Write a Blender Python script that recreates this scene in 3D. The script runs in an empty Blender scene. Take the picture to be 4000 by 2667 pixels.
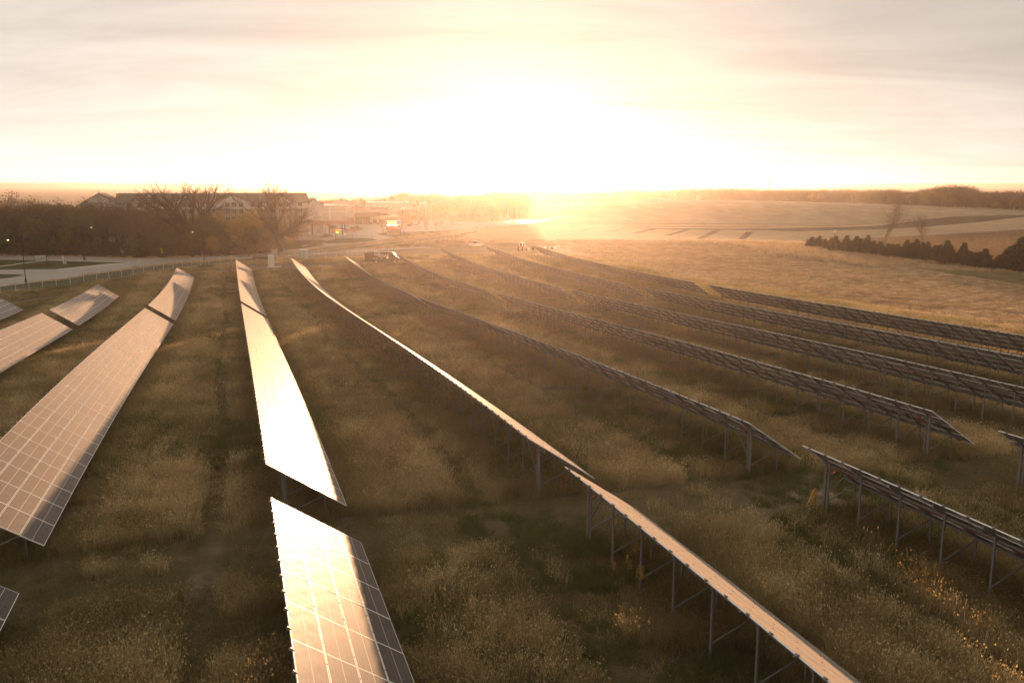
import bpy, bmesh, math, random
import numpy as np
from mathutils import Vector, Matrix, geometry
R = math.radians
C = bpy.context.scene.collection
rng = np.random.default_rng(7)
random.seed(7)

# ------------------------------------------------------------------ camera model and terrain
FPX = 3282.0; PITCH = R(10.558); CAMZ = 15.0
RA = R(18.452); S0 = 0.853; PITCHROW = 11.396
TW, TH = 3.17, 2.17                      # table: horizontal width, drop
DV = np.array([-math.sin(RA), math.cos(RA)]); NV = np.array([math.cos(RA), math.sin(RA)])
def st2xy(s, t): return (s*NV[0]+t*DV[0], s*NV[1]+t*DV[1])
TERMS = [(i, j) for i in range(4) for j in range(5) if i+j <= 4]
COEF = [3.592, 4.386, -12.318, 5.539, -0.493, 1.591, -5.721, 5.561, -1.37, -4.983, 5.312, -1.042, 1.858, -1.628]
def zt(s, t): return sum(c*(s/60)**i*(t/100)**j for c, (i, j) in zip(COEF, TERMS))
ctrl = []
for s in (-20, -8, 3, 14, 26, 37, 48, 60, 71):
    for t in (15, 30, 45, 60, 80, 100, 118, 135, 150, 170, 190):
        x, y = st2xy(s, t); ctrl.append((x, y, zt(s, t)-3.0))
for s, t, z in [(-20,-40,.6),(15,-40,1.),(50,-40,0),(-20,-110,.6),(50,-110,0),(-60,10,.4),(-60,60,-.2),(-60,118,-3.4),(-60,150,-4.2),(-45,30,.4),
                (100,15,-2),(100,60,-3.6),(100,110,-4.4),(110,160,-4.4),(100,200,-4),(150,60,-5),(150,120,-5.5),(-110,40,0),(-110,120,-3.6)]:
    x, y = st2xy(s, t); ctrl.append((x, y, z))
ctrl += [(-100,240,-4.5),(0,245,-4.4),(-200,250,-4.5),(-320,250,-4.5),(60,250,-4.2),(120,260,-4.8),(-100,330,-4.6),(0,330,-4.8),(-200,420,-5),(0,420,-5),
         (-90,420,-5),(0,520,-5),(-150,560,-5.5),(100,330,-5),(200,300,-5.6),(280,330,-5.6),(100,400,-5),(200,410,-5),(300,410,-5),(400,410,-5),(230,220,-6),(330,230,-6),
         (92,600,3.5),(183,600,3.5),(60,600,1.6),(26,600,-1.5),(293,600,.6),(366,600,-1.4),(470,600,-2),(180,500,0),(90,500,-.4),(290,500,-1.6),
         (180,680,2.2),(90,680,2),(290,680,-.5),(380,680,-2),(180,850,-3),(320,850,-4),(0,850,-6),(-300,850,-7),
         (0,-300,0),(-300,-300,0),(300,-300,-2),(-500,100,-4),(600,100,-6)]
for k in range(12):
    a = k*math.pi/6
    for rr, z in ((1500, -8), (3000, -9), (6000, -9)): ctrl.append((rr*math.sin(a), rr*math.cos(a), z))
ctrl = np.array(ctrl); CX = ctrl[:, :2]/100
def tpsk(d2): return np.where(d2 > 0, .5*d2*np.log(np.maximum(d2, 1e-12)), 0)
def _fit():
    n = len(CX); d2 = ((CX[:, None]-CX[None])**2).sum(2)
    K = tpsk(d2)+np.eye(n)*.004; Pm = np.hstack([np.ones((n, 1)), CX])
    A = np.zeros((n+3, n+3)); A[:n, :n] = K; A[:n, n:] = Pm; A[n:, :n] = Pm.T
    return np.linalg.solve(A, np.concatenate([ctrl[:, 2], np.zeros(3)]))
WT = _fit()
def sst(a, b, x): x = np.clip((x-a)/(b-a), 0, 1); return x*x*(3-2*x)
def G(x, y):
    x = np.atleast_1d(np.asarray(x, float)); y = np.atleast_1d(np.asarray(y, float)); out = np.empty(len(x))
    for i in range(0, len(x), 20000):
        q = np.stack([x[i:i+20000], y[i:i+20000]], 1)/100
        d2 = ((q[:, None]-CX[None])**2).sum(2)
        out[i:i+20000] = tpsk(d2)@WT[:-3]+WT[-3]+q@WT[-2:]
    r = np.hypot(x, y); az = np.arctan2(x, y)
    far = sst(900, 1500, r); out = out*(1-far)-8*far
    hill = 24.5+1.6*np.sin(az*9+.5)+1.0*np.sin(az*23+1)+.5*np.sin(az*61)-5.5*np.exp(-((az-.18)/.16)**2)
    return out+sst(5500, 8200, r)*(hill+10.5)-sst(8250, 8600, r)*8
def g1(x, y): return float(G([x], [y])[0])
CP, SP = math.cos(PITCH), math.sin(PITCH)
def ray(u, v):
    x = (u-2000)/FPX; y = -(v-1333.5)/FPX
    return np.array([x, CP+y*SP, -SP+y*CP])
def at(u, v, off=0.0, rmax=1900.0):
    """the ground point seen in direction (u, v) of the surveyed view"""
    r = ray(u, v); r = r/np.hypot(r[0], r[1])
    if r[2] > -.004: r[2] = -.004
    ds = np.geomspace(12, rmax, 260)
    h = CAMZ+r[2]*ds-(G(r[0]*ds, r[1]*ds)+off)
    k = np.argmax(h < 0)
    if h[k] >= 0: d = ds[-1]
    elif k == 0: d = ds[0]
    else:
        a, b = ds[k-1], ds[k]; d = a+(b-a)*h[k-1]/(h[k-1]-h[k])
    x, y = r[0]*d, r[1]*d
    return Vector((x, y, g1(x, y)))
def dist(u, d, z=None):
    """point at ground distance d in direction u"""
    r = ray(u, 722); r = r/np.hypot(r[0], r[1]); x, y = r[0]*d, r[1]*d
    return Vector((x, y, g1(x, y) if z is None else z))
def zat(v, d): return CAMZ-(v-722)/FPX*.967*d
def c1(x, y): return (x/2.352, 640+y/2.352)
def c2(x, y): return (1000+x/2.352, 640+y/2.352)
def c3(x, y): return (2000+x/2.352, 640+y/2.352)
def c4(x, y): return (3000+x/2.352, 640+y/2.352)
def k1(x, y): return (1100+x/3.92, 700+y/3.92)
def k2(x, y): return (350+x/2.94, 700+y/2.94)
def k3(x, y): return (1100+x/3.92, 900+y/3.92)

# ------------------------------------------------------------------ helpers
def link(o, parent=None, **p):
    C.objects.link(o)
    if parent is not None: o.parent = parent
    for k, v in p.items(): o[k] = v
    return o
def tag(o, label=None, category=None, group=None, kind=None):
    if label: o['label'] = label
    if category: o['category'] = category
    if group: o['group'] = group
    if kind: o['kind'] = kind
    return o
def empty(name, loc, rz=0.0, label=None, category=None, group=None):
    o = bpy.data.objects.new(name, None); o.location = loc; o.rotation_euler = (0, 0, rz); link(o)
    return tag(o, label, category, group)
class MB:
    def __init__(s): s.v = []; s.f = []; s.m = []; s.mats = []; s.sm = []
    def mi(s, m):
        if m not in s.mats: s.mats.append(m)
        return s.mats.index(m)
    def add(s, vs, fs, m, smooth=False):
        b = len(s.v); s.v += [tuple(map(float, q)) for q in vs]; k = s.mi(m)
        for f in fs: s.f.append(tuple(b+i for i in f)); s.m.append(k); s.sm.append(smooth)
    def box(s, c, d, m, rot=None, taper=1.0):
        hx, hy, hz = d[0]/2, d[1]/2, d[2]/2; vs = []
        for z in (-1, 1):
            k = taper if z > 0 else 1
            for x, y in ((-1, -1), (1, -1), (1, 1), (-1, 1)):
                p = Vector((x*hx*k, y*hy*k, z*hz))
                if rot is not None: p = rot@p
                vs.append(Vector(c)+p)
        s.add(vs, [(0, 3, 2, 1), (4, 5, 6, 7), (0, 1, 5, 4), (1, 2, 6, 5), (2, 3, 7, 6), (3, 0, 4, 7)], m)
    def tube(s, pts, rad, m, n=6, cap=True, smooth=True):
        pts = [Vector(p) for p in pts]; rad = [rad]*len(pts) if not hasattr(rad, '__len__') else rad
        vs = []; prev = None
        for i, p in enumerate(pts):
            t = (pts[min(i+1, len(pts)-1)]-pts[max(i-1, 0)])
            if t.length < 1e-9: t = Vector((0, 0, 1))
            t.normalize()
            if prev is None: a = t.orthogonal().normalized()
            else:
                a = prev-t*prev.dot(t); a = a.normalized() if a.length > 1e-6 else t.orthogonal().normalized()
            prev = a; b = t.cross(a)
            for k in range(n):
                th = 2*math.pi*k/n; vs.append(p+(a*math.cos(th)+b*math.sin(th))*rad[i])
        fs = []
        for i in range(len(pts)-1):
            for k in range(n): fs.append((i*n+k, i*n+(k+1) % n, (i+1)*n+(k+1) % n, (i+1)*n+k))
        s.add(vs, fs, m, smooth)
        if cap: s.add(vs[:n], [tuple(range(n))[::-1]], m); s.add(vs[-n:], [tuple(range(n))], m)
    def bar(s, a, b, w, h, m):
        a, b = Vector(a), Vector(b); d = b-a; L = d.length; q = d.to_track_quat('Y', 'Z').to_matrix()
        s.box((a+b)/2, (w, L, h), m, q)
    def prism(s, prof, y0, y1, m, axis='x', caps=True, smooth=False):
        """profile (a, z) swept from y0 to y1"""
        n = len(prof); vs = []
        for y in (y0, y1):
            for a, z in prof: vs.append((a, y, z) if axis == 'x' else (y, a, z))
        fs = [(i, (i+1) % n, n+(i+1) % n, n+i) for i in range(n)]
        s.add(vs, fs, m, smooth)
        if caps: s.add(vs[:n], [tuple(range(n))[::-1]], m); s.add(vs[n:], [tuple(range(n))], m)
    def lathe(s, prof, m, n=14, c=(0, 0, 0)):
        vs = [(c[0]+r*math.cos(2*math.pi*k/n), c[1]+r*math.sin(2*math.pi*k/n), c[2]+z) for r, z in prof for k in range(n)]
        s.add(vs, [(i*n+k, i*n+(k+1) % n, (i+1)*n+(k+1) % n, (i+1)*n+k) for i in range(len(prof)-1) for k in range(n)], m, True)
    def mesh(s, name):
        me = bpy.data.meshes.new(name); me.from_pydata(s.v, [], s.f); 
        for m in s.mats: me.materials.append(m)
        me.polygons.foreach_set('material_index', s.m); me.polygons.foreach_set('use_smooth', s.sm); me.update()
        return me
    def build(s, name, parent=None, fix=False, **p):
        me = s.mesh(name)
        if fix:
            bm = bmesh.new(); bm.from_mesh(me); bmesh.ops.recalc_face_normals(bm, faces=bm.faces); bm.to_mesh(me); bm.free()
        return link(bpy.data.objects.new(name, me), parent, **p)
def inst(name, me, parent=None, M=None):
    o = bpy.data.objects.new(name, me)
    link(o, parent)
    if M is not None: o.matrix_basis = M
    return o
def copy_tree(o, parent=None):
    c = o.copy(); C.objects.link(c); c.parent = parent
    if parent is not None: c.matrix_parent_inverse = o.matrix_parent_inverse
    for ch in [q for q in ALLCH.get(o.name, [])]: copy_tree(ch, c)
    return c
ALLCH = {}
def index_children(roots):
    ALLCH.clear()
    for o in bpy.data.objects:
        if o.parent is not None: ALLCH.setdefault(o.parent.name, []).append(o)

# ------------------------------------------------------------------ materials
def nt(name):
    m = bpy.data.materials.new(name); m.use_nodes = True; t = m.node_tree; t.nodes.clear()
    out = t.nodes.new('ShaderNodeOutputMaterial'); return m, t, out
def N(t, typ, **kw):
    n = t.nodes.new(typ)
    for k, v in kw.items():
        if k in n.inputs.keys() if isinstance(k, str) else False: n.inputs[k].default_value = v
        else: setattr(n, k, v)
    return n
def math_(t, op, a, b=None, clamp=False):
    n = t.nodes.new('ShaderNodeMath'); n.operation = op; n.use_clamp = clamp
    for i, q in enumerate((a, b)):
        if q is None: continue
        if hasattr(q, 'is_linked'): t.links.new(q, n.inputs[i])
        else: n.inputs[i].default_value = q
    return n.outputs[0]
def mixc(t, f, a, b, bt='MIX'):
    n = t.nodes.new('ShaderNodeMix'); n.data_type = 'RGBA'; n.blend_type = bt; n.clamp_factor = True
    for sock, q in ((n.inputs[0], f), (n.inputs[6], a), (n.inputs[7], b)):
        if hasattr(q, 'is_linked'): t.links.new(q, sock)
        elif isinstance(q, (int, float)): sock.default_value = q
        else: sock.default_value = (*q, 1)
    return n.outputs[2]
def noise(t, vec, scale, detail=4, rough=.55, dist_=0.0):
    n = t.nodes.new('ShaderNodeTexNoise'); n.inputs['Scale'].default_value = scale; n.inputs['Detail'].default_value = detail
    n.inputs['Roughness'].default_value = rough; n.inputs['Distortion'].default_value = dist_
    if vec is not None: t.links.new(vec, n.inputs['Vector'])
    return n.outputs['Fac']
def mapping(t, vec, scale=(1, 1, 1), rz=0.0):
    n = t.nodes.new('ShaderNodeMapping'); n.inputs['Scale'].default_value = scale; n.inputs['Rotation'].default_value = (0, 0, rz)
    t.links.new(vec, n.inputs['Vector']); return n.outputs[0]
def ramp(t, f, stops):
    n = t.nodes.new('ShaderNodeValToRGB'); e = n.color_ramp.elements
    while len(e) < len(stops): e.new(.5)
    for el, (p, c) in zip(e, stops): el.position = p; el.color = (*c, 1)
    t.links.new(f, n.inputs[0]); return n.outputs[0]
def mapr(t, f, a, b, c=0.0, d=1.0):
    n = t.nodes.new('ShaderNodeMapRange'); n.inputs[1].default_value = a; n.inputs[2].default_value = b; n.inputs[3].default_value = c; n.inputs[4].default_value = d
    t.links.new(f, n.inputs[0]); return n.outputs[0]
def pos(t): return t.nodes.new('ShaderNodeNewGeometry').outputs['Position']
def bsdf(t, out, col, rough=.8, metal=0.0, spec=.5, bump=None, bstr=.5, bdist=.1, emis=None, estr=0.0):
    b = t.nodes.new('ShaderNodeBsdfPrincipled')
    if hasattr(col, 'is_linked'): t.links.new(col, b.inputs['Base Color'])
    else: b.inputs['Base Color'].default_value = (*col, 1)
    if hasattr(rough, 'is_linked'): t.links.new(rough, b.inputs['Roughness'])
    else: b.inputs['Roughness'].default_value = rough
    b.inputs['Metallic'].default_value = metal; b.inputs['Specular IOR Level'].default_value = spec
    if emis is not None: b.inputs['Emission Color'].default_value = (*emis, 1); b.inputs['Emission Strength'].default_value = estr
    if bump is not None:
        bn = t.nodes.new('ShaderNodeBump'); bn.inputs['Strength'].default_value = bstr; bn.inputs['Distance'].default_value = bdist
        t.links.new(bump, bn.inputs['Height']); t.links.new(bn.outputs[0], b.inputs['Normal'])
    t.links.new(b.outputs[0], out.inputs[0]); return b
_mc = {}
def plain(name, col, rough=.7, metal=0.0, var=.12, spec=.5, nscale=3.0, emis=None, estr=0.0):
    if name in _mc: return _mc[name]
    m, t, out = nt(name)
    f = noise(t, t.nodes.new('ShaderNodeTexCoord').outputs['Object'], nscale, 5)
    c = mixc(t, f, tuple(q*(1-var*1.3) for q in col), tuple(min(1, q*(1+var)) for q in col))
    r = mapr(t, f, .3, .7, max(0, rough-.08), min(1, rough+.08))
    bsdf(t, out, c, r, metal, spec, emis=emis, estr=estr)
    _mc[name] = m; return m

def ground_mat(name, lo, mid, hi, sc=1.0, dirt=None, bstr=1.0, streak=None, rz=0.0):
    m, t, out = nt(name); p = pos(t)
    big = noise(t, p, .035*sc, 5, .6); med = noise(t, p, .35*sc, 6, .65); fine = noise(t, p, 4.0*sc, 5, .7)
    a = math_(t, 'ADD', math_(t, 'MULTIPLY', big, .45), math_(t, 'MULTIPLY', med, .55))
    a = math_(t, 'ADD', a, math_(t, 'MULTIPLY', math_(t, 'SUBTRACT', fine, .5), .5))
    h = fine
    if streak and sc > 1: gr = noise(t, mapping(t, p, (2.6, .9, 1), rz), 1.0, 4, .8); a = math_(t, 'ADD', a, math_(t, 'MULTIPLY', math_(t, 'SUBTRACT', gr, .5), 2.0))
    if streak:
        sx, sy, amt = streak
        q = noise(t, mapping(t, p, (sx, sy, 1), rz), 1.0, 5, .7)
        a = math_(t, 'ADD', a, math_(t, 'MULTIPLY', math_(t, 'SUBTRACT', q, .5), amt)); h = math_(t, 'ADD', fine, q)
    col = ramp(t, a, [(.3, lo), (.5, mid), (.72, hi)])
    if dirt:
        dm = noise(t, p, .09, 6, .6, .5); col = mixc(t, mapr(t, dm, .56, .66), col, dirt)
    bsdf(t, out, col, .95, spec=.15, bump=h, bstr=bstr, bdist=.25)
    return m
M_grass = ground_mat('dry_meadow_soil', (.060, .047, .021), (.125, .095, .045), (.20, .15, .08), dirt=(.26, .20, .13))
M_lawn = ground_mat('mown_lawn', (.022, .026, .006), (.045, .046, .010), (.080, .070, .022))
M_verge = ground_mat('dry_verge', (.11, .072, .036), (.22, .15, .08), (.36, .25, .145))
M_ditch = ground_mat('ditch_grass', (.03, .025, .01), (.05, .04, .015), (.08, .055, .025))
M_dirt = ground_mat('dirt_track', (.07, .052, .032), (.12, .088, .055), (.16, .12, .08))
M_stub = ground_mat('corn_stubble', (.15, .10, .055), (.36, .25, .145), (.66, .49, .32), sc=1.2, streak=(.35, 2.6, .55), rz=R(12))
M_stub2 = ground_mat('stubble_far', (.22, .155, .085), (.32, .23, .13), (.44, .33, .20), sc=.5, streak=(.015, .30, .35), rz=R(10))
M_hillf = ground_mat('hill_field', (.15, .115, .068), (.22, .17, .105), (.34, .27, .17), sc=.35, streak=(.10, .006, .8), rz=R(-25))
M_till = ground_mat('tilled_soil', (.030, .02, .01), (.045, .03, .015), (.06, .042, .022), sc=.5)
M_red = ground_mat('red_prairie', (.06, .032, .012), (.10, .052, .02), (.15, .08, .035), sc=.8)
M_tall = ground_mat('orange_grass', (.12, .065, .03), (.22, .13, .06), (.30, .19, .10), sc=.8)
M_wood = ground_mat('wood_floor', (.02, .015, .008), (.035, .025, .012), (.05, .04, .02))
M_hill = ground_mat('wooded_hills', (.13, .09, .05), (.19, .135, .08), (.25, .18, .11), sc=.05)
def asphalt():
    m, t, out = nt('asphalt'); p = pos(t)
    a = noise(t, p, .12, 5, .6); f = noise(t, p, 9, 3, .7)
    c = mixc(t, a, (.19, .162, .125), (.28, .24, .185)); c = mixc(t, mapr(t, f, .3, .7, 0, .35), c, (.19, .16, .12))
    cr = t.nodes.new('ShaderNodeTexVoronoi'); cr.feature = 'DISTANCE_TO_EDGE'; cr.inputs['Scale'].default_value = .12; t.links.new(p, cr.inputs['Vector'])
    c = mixc(t, mapr(t, cr.outputs['Distance'], .0, .012, .6, 0), c, (.05, .04, .03))
    bsdf(t, out, c, .55, spec=.4, bump=f, bstr=.3, bdist=.02); return m
M_asph = asphalt()
M_conc = plain('concrete', (.42, .36, .28), .85, nscale=1.5)
M_paint = plain('road_paint', (.6, .54, .42), .7)

# ------------------------------------------------------------------ ground: one surface cut into zones
def P(*pts): return [at(*q) for q in pts]
def poly(fn, *pts): return [tuple(at(*fn(*q)))[:2] for q in pts]
ZONES = []   # (name, material, polygon), later wins
def zone(name, mat, pg): ZONES.append((name, mat, pg))
fence_line = poly(c3, (200, 715), (560, 790), (1000, 900), (1500, 1030), (1900, 1100), (2352, 1165))+poly(c4, (1000, 1338), (2352, 1550), (3600, 1760))
# dry verge beyond the array
zone('dry_verge', M_verge, poly(c1, (-500, 1240), (600, 1120), (1500, 985), (2352, 905))+poly(c2, (700, 830), (1650, 760), (2352, 730))+poly(c3, (300, 712))+poly(c3, (300, 640), (0, 520))+poly(c2, (1200, 560), (0, 750))+poly(c1, (2352, 790), (1200, 830), (-500, 835)))
zone('dry_verge', M_verge, fence_line[1:]+[(420, 60), (460, 250), (470, 420)]+poly(c3, (2352, 650), (300, 640)))
zone('stubble_field', M_stub, fence_line+[(320, 60), (330, 190)]+poly(c4, (2700, 1080), (2352, 1010), (1700, 975), (1300, 950), (950, 962), (500, 905), (0, 842))+poly(c3, (2352, 840), (2000, 745), (1500, 722), (700, 716), (300, 708)))
zone('green_stubble', ground_mat('green_stubble_soil', (.05, .05, .018), (.10, .09, .035), (.17, .14, .065)), poly(c4, (1300, 952), (1700, 978), (2352, 1012), (2900, 1080), (2900, 1200), (2352, 1115), (2000, 1060), (1600, 1000)))
zone('tall_grass_strip', M_tall, poly(c3, (1500, 716), (2000, 738), (2352, 820))+poly(c4, (0, 830), (500, 880), (950, 940), (1250, 925), (1500, 915), (2352, 985), (2900, 1040), (2900, 900), (2040, 900), (1500, 870), (850, 800), (400, 730), (0, 722))+poly(c3, (2352, 718), (1900, 708), (1500, 704)))
zone('stubble_strips', M_stub2, poly(c3, (-300, 700), (600, 700), (1500, 702), (2352, 714))+poly(c4, (0, 710), (400, 700), (880, 690), (1400, 660), (2352, 610), (3200, 560), (3200, 430), (2352, 468), (1900, 478), (1250, 530), (600, 575), (0, 560))+poly(c3, (2352, 552), (500, 545), (0, 570), (-600, 610)))
zone('red_prairie', M_red, poly(c4, (420, 712), (880, 702), (1300, 680), (1700, 655), (2352, 615), (3200, 570), (3600, 900), (2900, 900), (2040, 900), (1500, 870), (850, 800)))
zone('hill_field', M_hillf, poly(c3, (0, 565), (500, 543), (2352, 550))+poly(c4, (0, 556), (600, 570), (1250, 525), (1900, 473), (2352, 463), (3200, 425))+[(600, 640), (600, 760), (20, 760)]+poly(c3, (-200, 440)))
for a in ([(1680, 690), (1880, 596), (1945, 596), (1750, 690)], [(2075, 695), (2150, 625), (2215, 625), (2145, 695)], [(1390, 658), (1600, 599), (1650, 599), (1460, 658)],
          [(1080, 637), (1290, 599), (1330, 599), (1160, 637)], [(840, 627), (1020, 596), (1060, 596), (905, 627)], [(580, 615), (760, 591), (800, 591), (650, 614)]):
    zone('tilled_soil', M_till, poly(c3, *a))
zone('tilled_soil', M_till, poly(c3, (500, 546), (1200, 549), (2352, 553), (2352, 559), (1200, 553), (500, 549)))
zone('tilled_soil', M_till, poly(c3, (900, 574), (2352, 576), (2352, 581), (900, 577)))
zone('tilled_soil', M_till, poly(c3, (1200, 593), (2352, 594), (2352, 614), (1200, 599)))
zone('tilled_soil', M_till, poly(c4, (0, 594), (600, 583), (1000, 570), (1250, 537), (1700, 486), (2352, 470), (2352, 488), (1900, 540), (1400, 582), (900, 606), (300, 619), (0, 614)))
zone('path', M_dirt, poly(c4, (870, 688), (1300, 664), (1700, 640), (2352, 600), (2352, 612), (1700, 650), (1300, 674), (880, 697)))
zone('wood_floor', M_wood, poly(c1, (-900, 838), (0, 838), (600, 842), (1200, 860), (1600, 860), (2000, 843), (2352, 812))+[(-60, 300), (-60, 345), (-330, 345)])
zone('lawn', M_lawn, poly(c1, (-500, 1185), (0, 1130), (600, 1062), (1100, 985), (1500, 930), (1900, 900), (2352, 865), (2352, 900), (1900, 942), (1500, 980), (1100, 1040), (600, 1125), (0, 1190), (-500, 1260)))
zone('road', M_asph, poly(c1, (-900, 843), (0, 845), (600, 850), (1200, 868), (1600, 868), (2000, 850), (2352, 824))+poly(c2, (300, 790), (600, 750), (640, 700), (300, 700), (120, 640), (250, 520))+
     poly(k1, (1000, 655), (1400, 660), (2000, 620), (2352, 640), (3000, 660), (3700, 620), (4300, 560), (4700, 560), (4300, 590), (3700, 690), (2352, 800), (1900, 870), (1300, 968), (800, 1020), (400, 1068), (0, 1105))+poly(c1, (2352, 862), (1900, 888), (1500, 915), (1100, 975), (600, 1050), (0, 1125), (-900, 1230)))
zone('lawn', M_lawn, poly(c1, (-900, 882), (0, 880), (330, 885), (1200, 905), (1000, 915), (520, 968), (0, 972), (-900, 985)))
zone('lawn', M_lawn, poly(c1, (-900, 1008), (0, 1012), (150, 1015), (225, 1022), (100, 1045), (0, 1056), (-900, 1120)))
zone('lawn', M_lawn, poly(k1, (590, 960), (850, 912), (1200, 902), (1400, 912), (1470, 930), (1400, 945), (1100, 975), (700, 985)))
zone('lawn', M_lawn, poly(k1, (1430, 835), (1600, 818), (2100, 800), (2352, 792), (2900, 762), (2352, 812), (1900, 878), (1750, 885), (1550, 865)))
zone('lawn', M_lawn, poly(k1, (20, 1070), (60, 1020), (340, 1000), (600, 1008), (645, 1020), (330, 1058), (60, 1088)))
zone('sidewalk', M_conc, poly(c1, (520, 966), (900, 935), (1180, 908), (1225, 908), (920, 944), (540, 972)))
zone('sidewalk', M_conc, poly(c1, (-300, 965), (0, 940), (200, 912), (330, 893), (420, 884), (1100, 899), (1195, 903), (1195, 906), (1050, 903), (430, 888), (340, 897), (210, 917), (0, 946), (-300, 972)))
zone('sidewalk', M_conc, poly(k1, (300, 1028), (400, 1004), (425, 1004), (330, 1030)))
zone('ditch', M_ditch, poly(k1, (700, 1090), (1000, 1060), (1400, 1008), (1900, 948), (2352, 886), (3000, 800), (3000, 812), (2352, 908), (1900, 968), (1400, 1030), (1000, 1080), (740, 1108)))
zone('ditch', M_ditch, poly(c2, (900, 770), (1300, 745), (1700, 722), (2352, 690), (2352, 694), (1700, 730), (1300, 753), (900, 776)))
zone('road', M_asph, poly(k3, (-700, 425), (-100, 385), (400, 352), (900, 322), (1500, 285), (2352, 235), (2352, 256), (1500, 308), (900, 345), (400, 375), (-100, 405), (-700, 445)))
zone('gravel_yard', M_dirt, poly(c2, (-200, 935), (0, 925), (150, 930), (420, 912), (790, 900), (1060, 885), (1330, 880), (1600, 850), (1720, 850), (1500, 905), (1050, 925), (800, 950), (500, 965), (300, 978), (0, 990), (-200, 1000)))
zone('dirt_track', M_dirt, poly(c1, (100, 1262), (500, 1210), (1000, 1138), (1500, 1066), (1800, 985), (2152, 960), (2352, 938), (2352, 985), (2000, 1000), (1780, 1012), (1500, 1074), (1000, 1150), (500, 1232), (100, 1300)))
def inpoly(px, py, pg):
    c = np.zeros(len(px), bool); n = len(pg)
    for i in range(n):
        x1, y1 = pg[i]; x2, y2 = pg[(i+1) % n]
        if y1 == y2: continue
        k = ((y1 > py) != (y2 > py)) & (px < (x2-x1)*(py-y1)/(y2-y1)+x1); c ^= k
    return c
def zone_of(px, py):
    z = np.full(len(px), -1)
    for i, (_, _, pg) in enumerate(ZONES): z[inpoly(px, py, pg)] = i
    return z
azs = np.concatenate([np.arange(-180, -42, 6), np.arange(-42, 42.01, .6), np.arange(48, 180, 6)])
rads = np.concatenate([[4, 9, 14, 18], np.concatenate([np.geomspace(21, 3200, 120), np.linspace(3400, 8700, 26), [9500, 10500]])])
pts = [(0.0, 0.0)]
for k, r_ in enumerate(rads):
    for a in azs: pts.append((r_*math.sin(R(a)), r_*math.cos(R(a))))
edges = []
for _, _, pg in ZONES:
    b = len(pts); n = len(pg)
    # split long edges so that the zones follow the relief
    q = []
    for i in range(n):
        a_, b_ = pg[i], pg[(i+1) % n]; L = math.dist(a_, b_); k = max(1, int(L/25))
        q += [(a_[0]+(b_[0]-a_[0])*j/k, a_[1]+(b_[1]-a_[1])*j/k) for j in range(k)]
    pts += q; edges += [(b+i, b+(i+1) % len(q)) for i in range(len(q))]
cv, _, cf, _, _, _ = geometry.delaunay_2d_cdt([Vector(p) for p in pts], edges, [], 0, 1e-4)
cv = np.array([tuple(v) for v in cv]); cf = np.array([f for f in cf if len(f) == 3])
cen = cv[cf].mean(1); zi = zone_of(cen[:, 0], cen[:, 1]); rc = np.hypot(cen[:, 0], cen[:, 1])
key = np.array([ZONES[i][0] if i >= 0 else 'ground' for i in zi], dtype=object)
key[rc > 5300] = 'hills'
zz = G(cv[:, 0], cv[:, 1])
micro = (np.sin(cv[:, 0]*.9+np.sin(cv[:, 1]*.7))*.5+np.sin(cv[:, 1]*1.3+cv[:, 0]*.4)*.5)*.05
zz = zz+np.where(np.hypot(cv[:, 0], cv[:, 1]) < 200, micro, 0)
rr_ = np.hypot(cv[:, 0], cv[:, 1]); zz = zz+np.where(rr_ > 7400, rng.normal(0, .9, len(zz)), 0)
matof = {n: m for n, m, _ in ZONES}; matof['ground'] = M_grass; matof['hills'] = M_hill
# the default beyond 330 m is dry verge rather than meadow
for nm in sorted(set(key)):
    F = cf[key == nm]; used, invx = np.unique(F, return_inverse=True)
    me = bpy.data.meshes.new(nm)
    me.from_pydata(np.c_[cv[used], zz[used]].tolist(), [], invx.reshape(-1, 3).tolist()); me.materials.append(matof[nm])
    me.polygons.foreach_set('use_smooth', [True]*len(me.polygons)); me.update()
    bm = bmesh.new(); bm.from_mesh(me)
    for f in bm.faces:
        if f.normal.z < 0: f.normal_flip()
    bm.to_mesh(me); bm.free()
    o = bpy.data.objects.new(nm, me); link(o, kind='structure')
    if nm not in ('ground', 'road', 'lawn', 'hills', 'sidewalk', 'path'): o['label'] = {'dry_verge': 'dry grass verge beside the road', 'stubble_field': 'sunlit harvested stubble field right of the array', 'green_stubble': 'greener end of the stubble field below the cedars',
        'tall_grass_strip': 'strip of tall orange grass below the cedars', 'stubble_strips': 'pale field strips crossed by tilled patches', 'red_prairie': 'red brown prairie grass behind the cedars', 'hill_field': 'pale field on the far low hill',
        'tilled_soil': 'dark tilled bands in the far fields', 'wood_floor': 'dark ground of the wood across the road', 'ditch': 'dark ditch grass beside the highway', 'gravel_yard': 'gravel yard around the van', 'dirt_track': 'dirt track along the array edge'}[nm]
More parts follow.
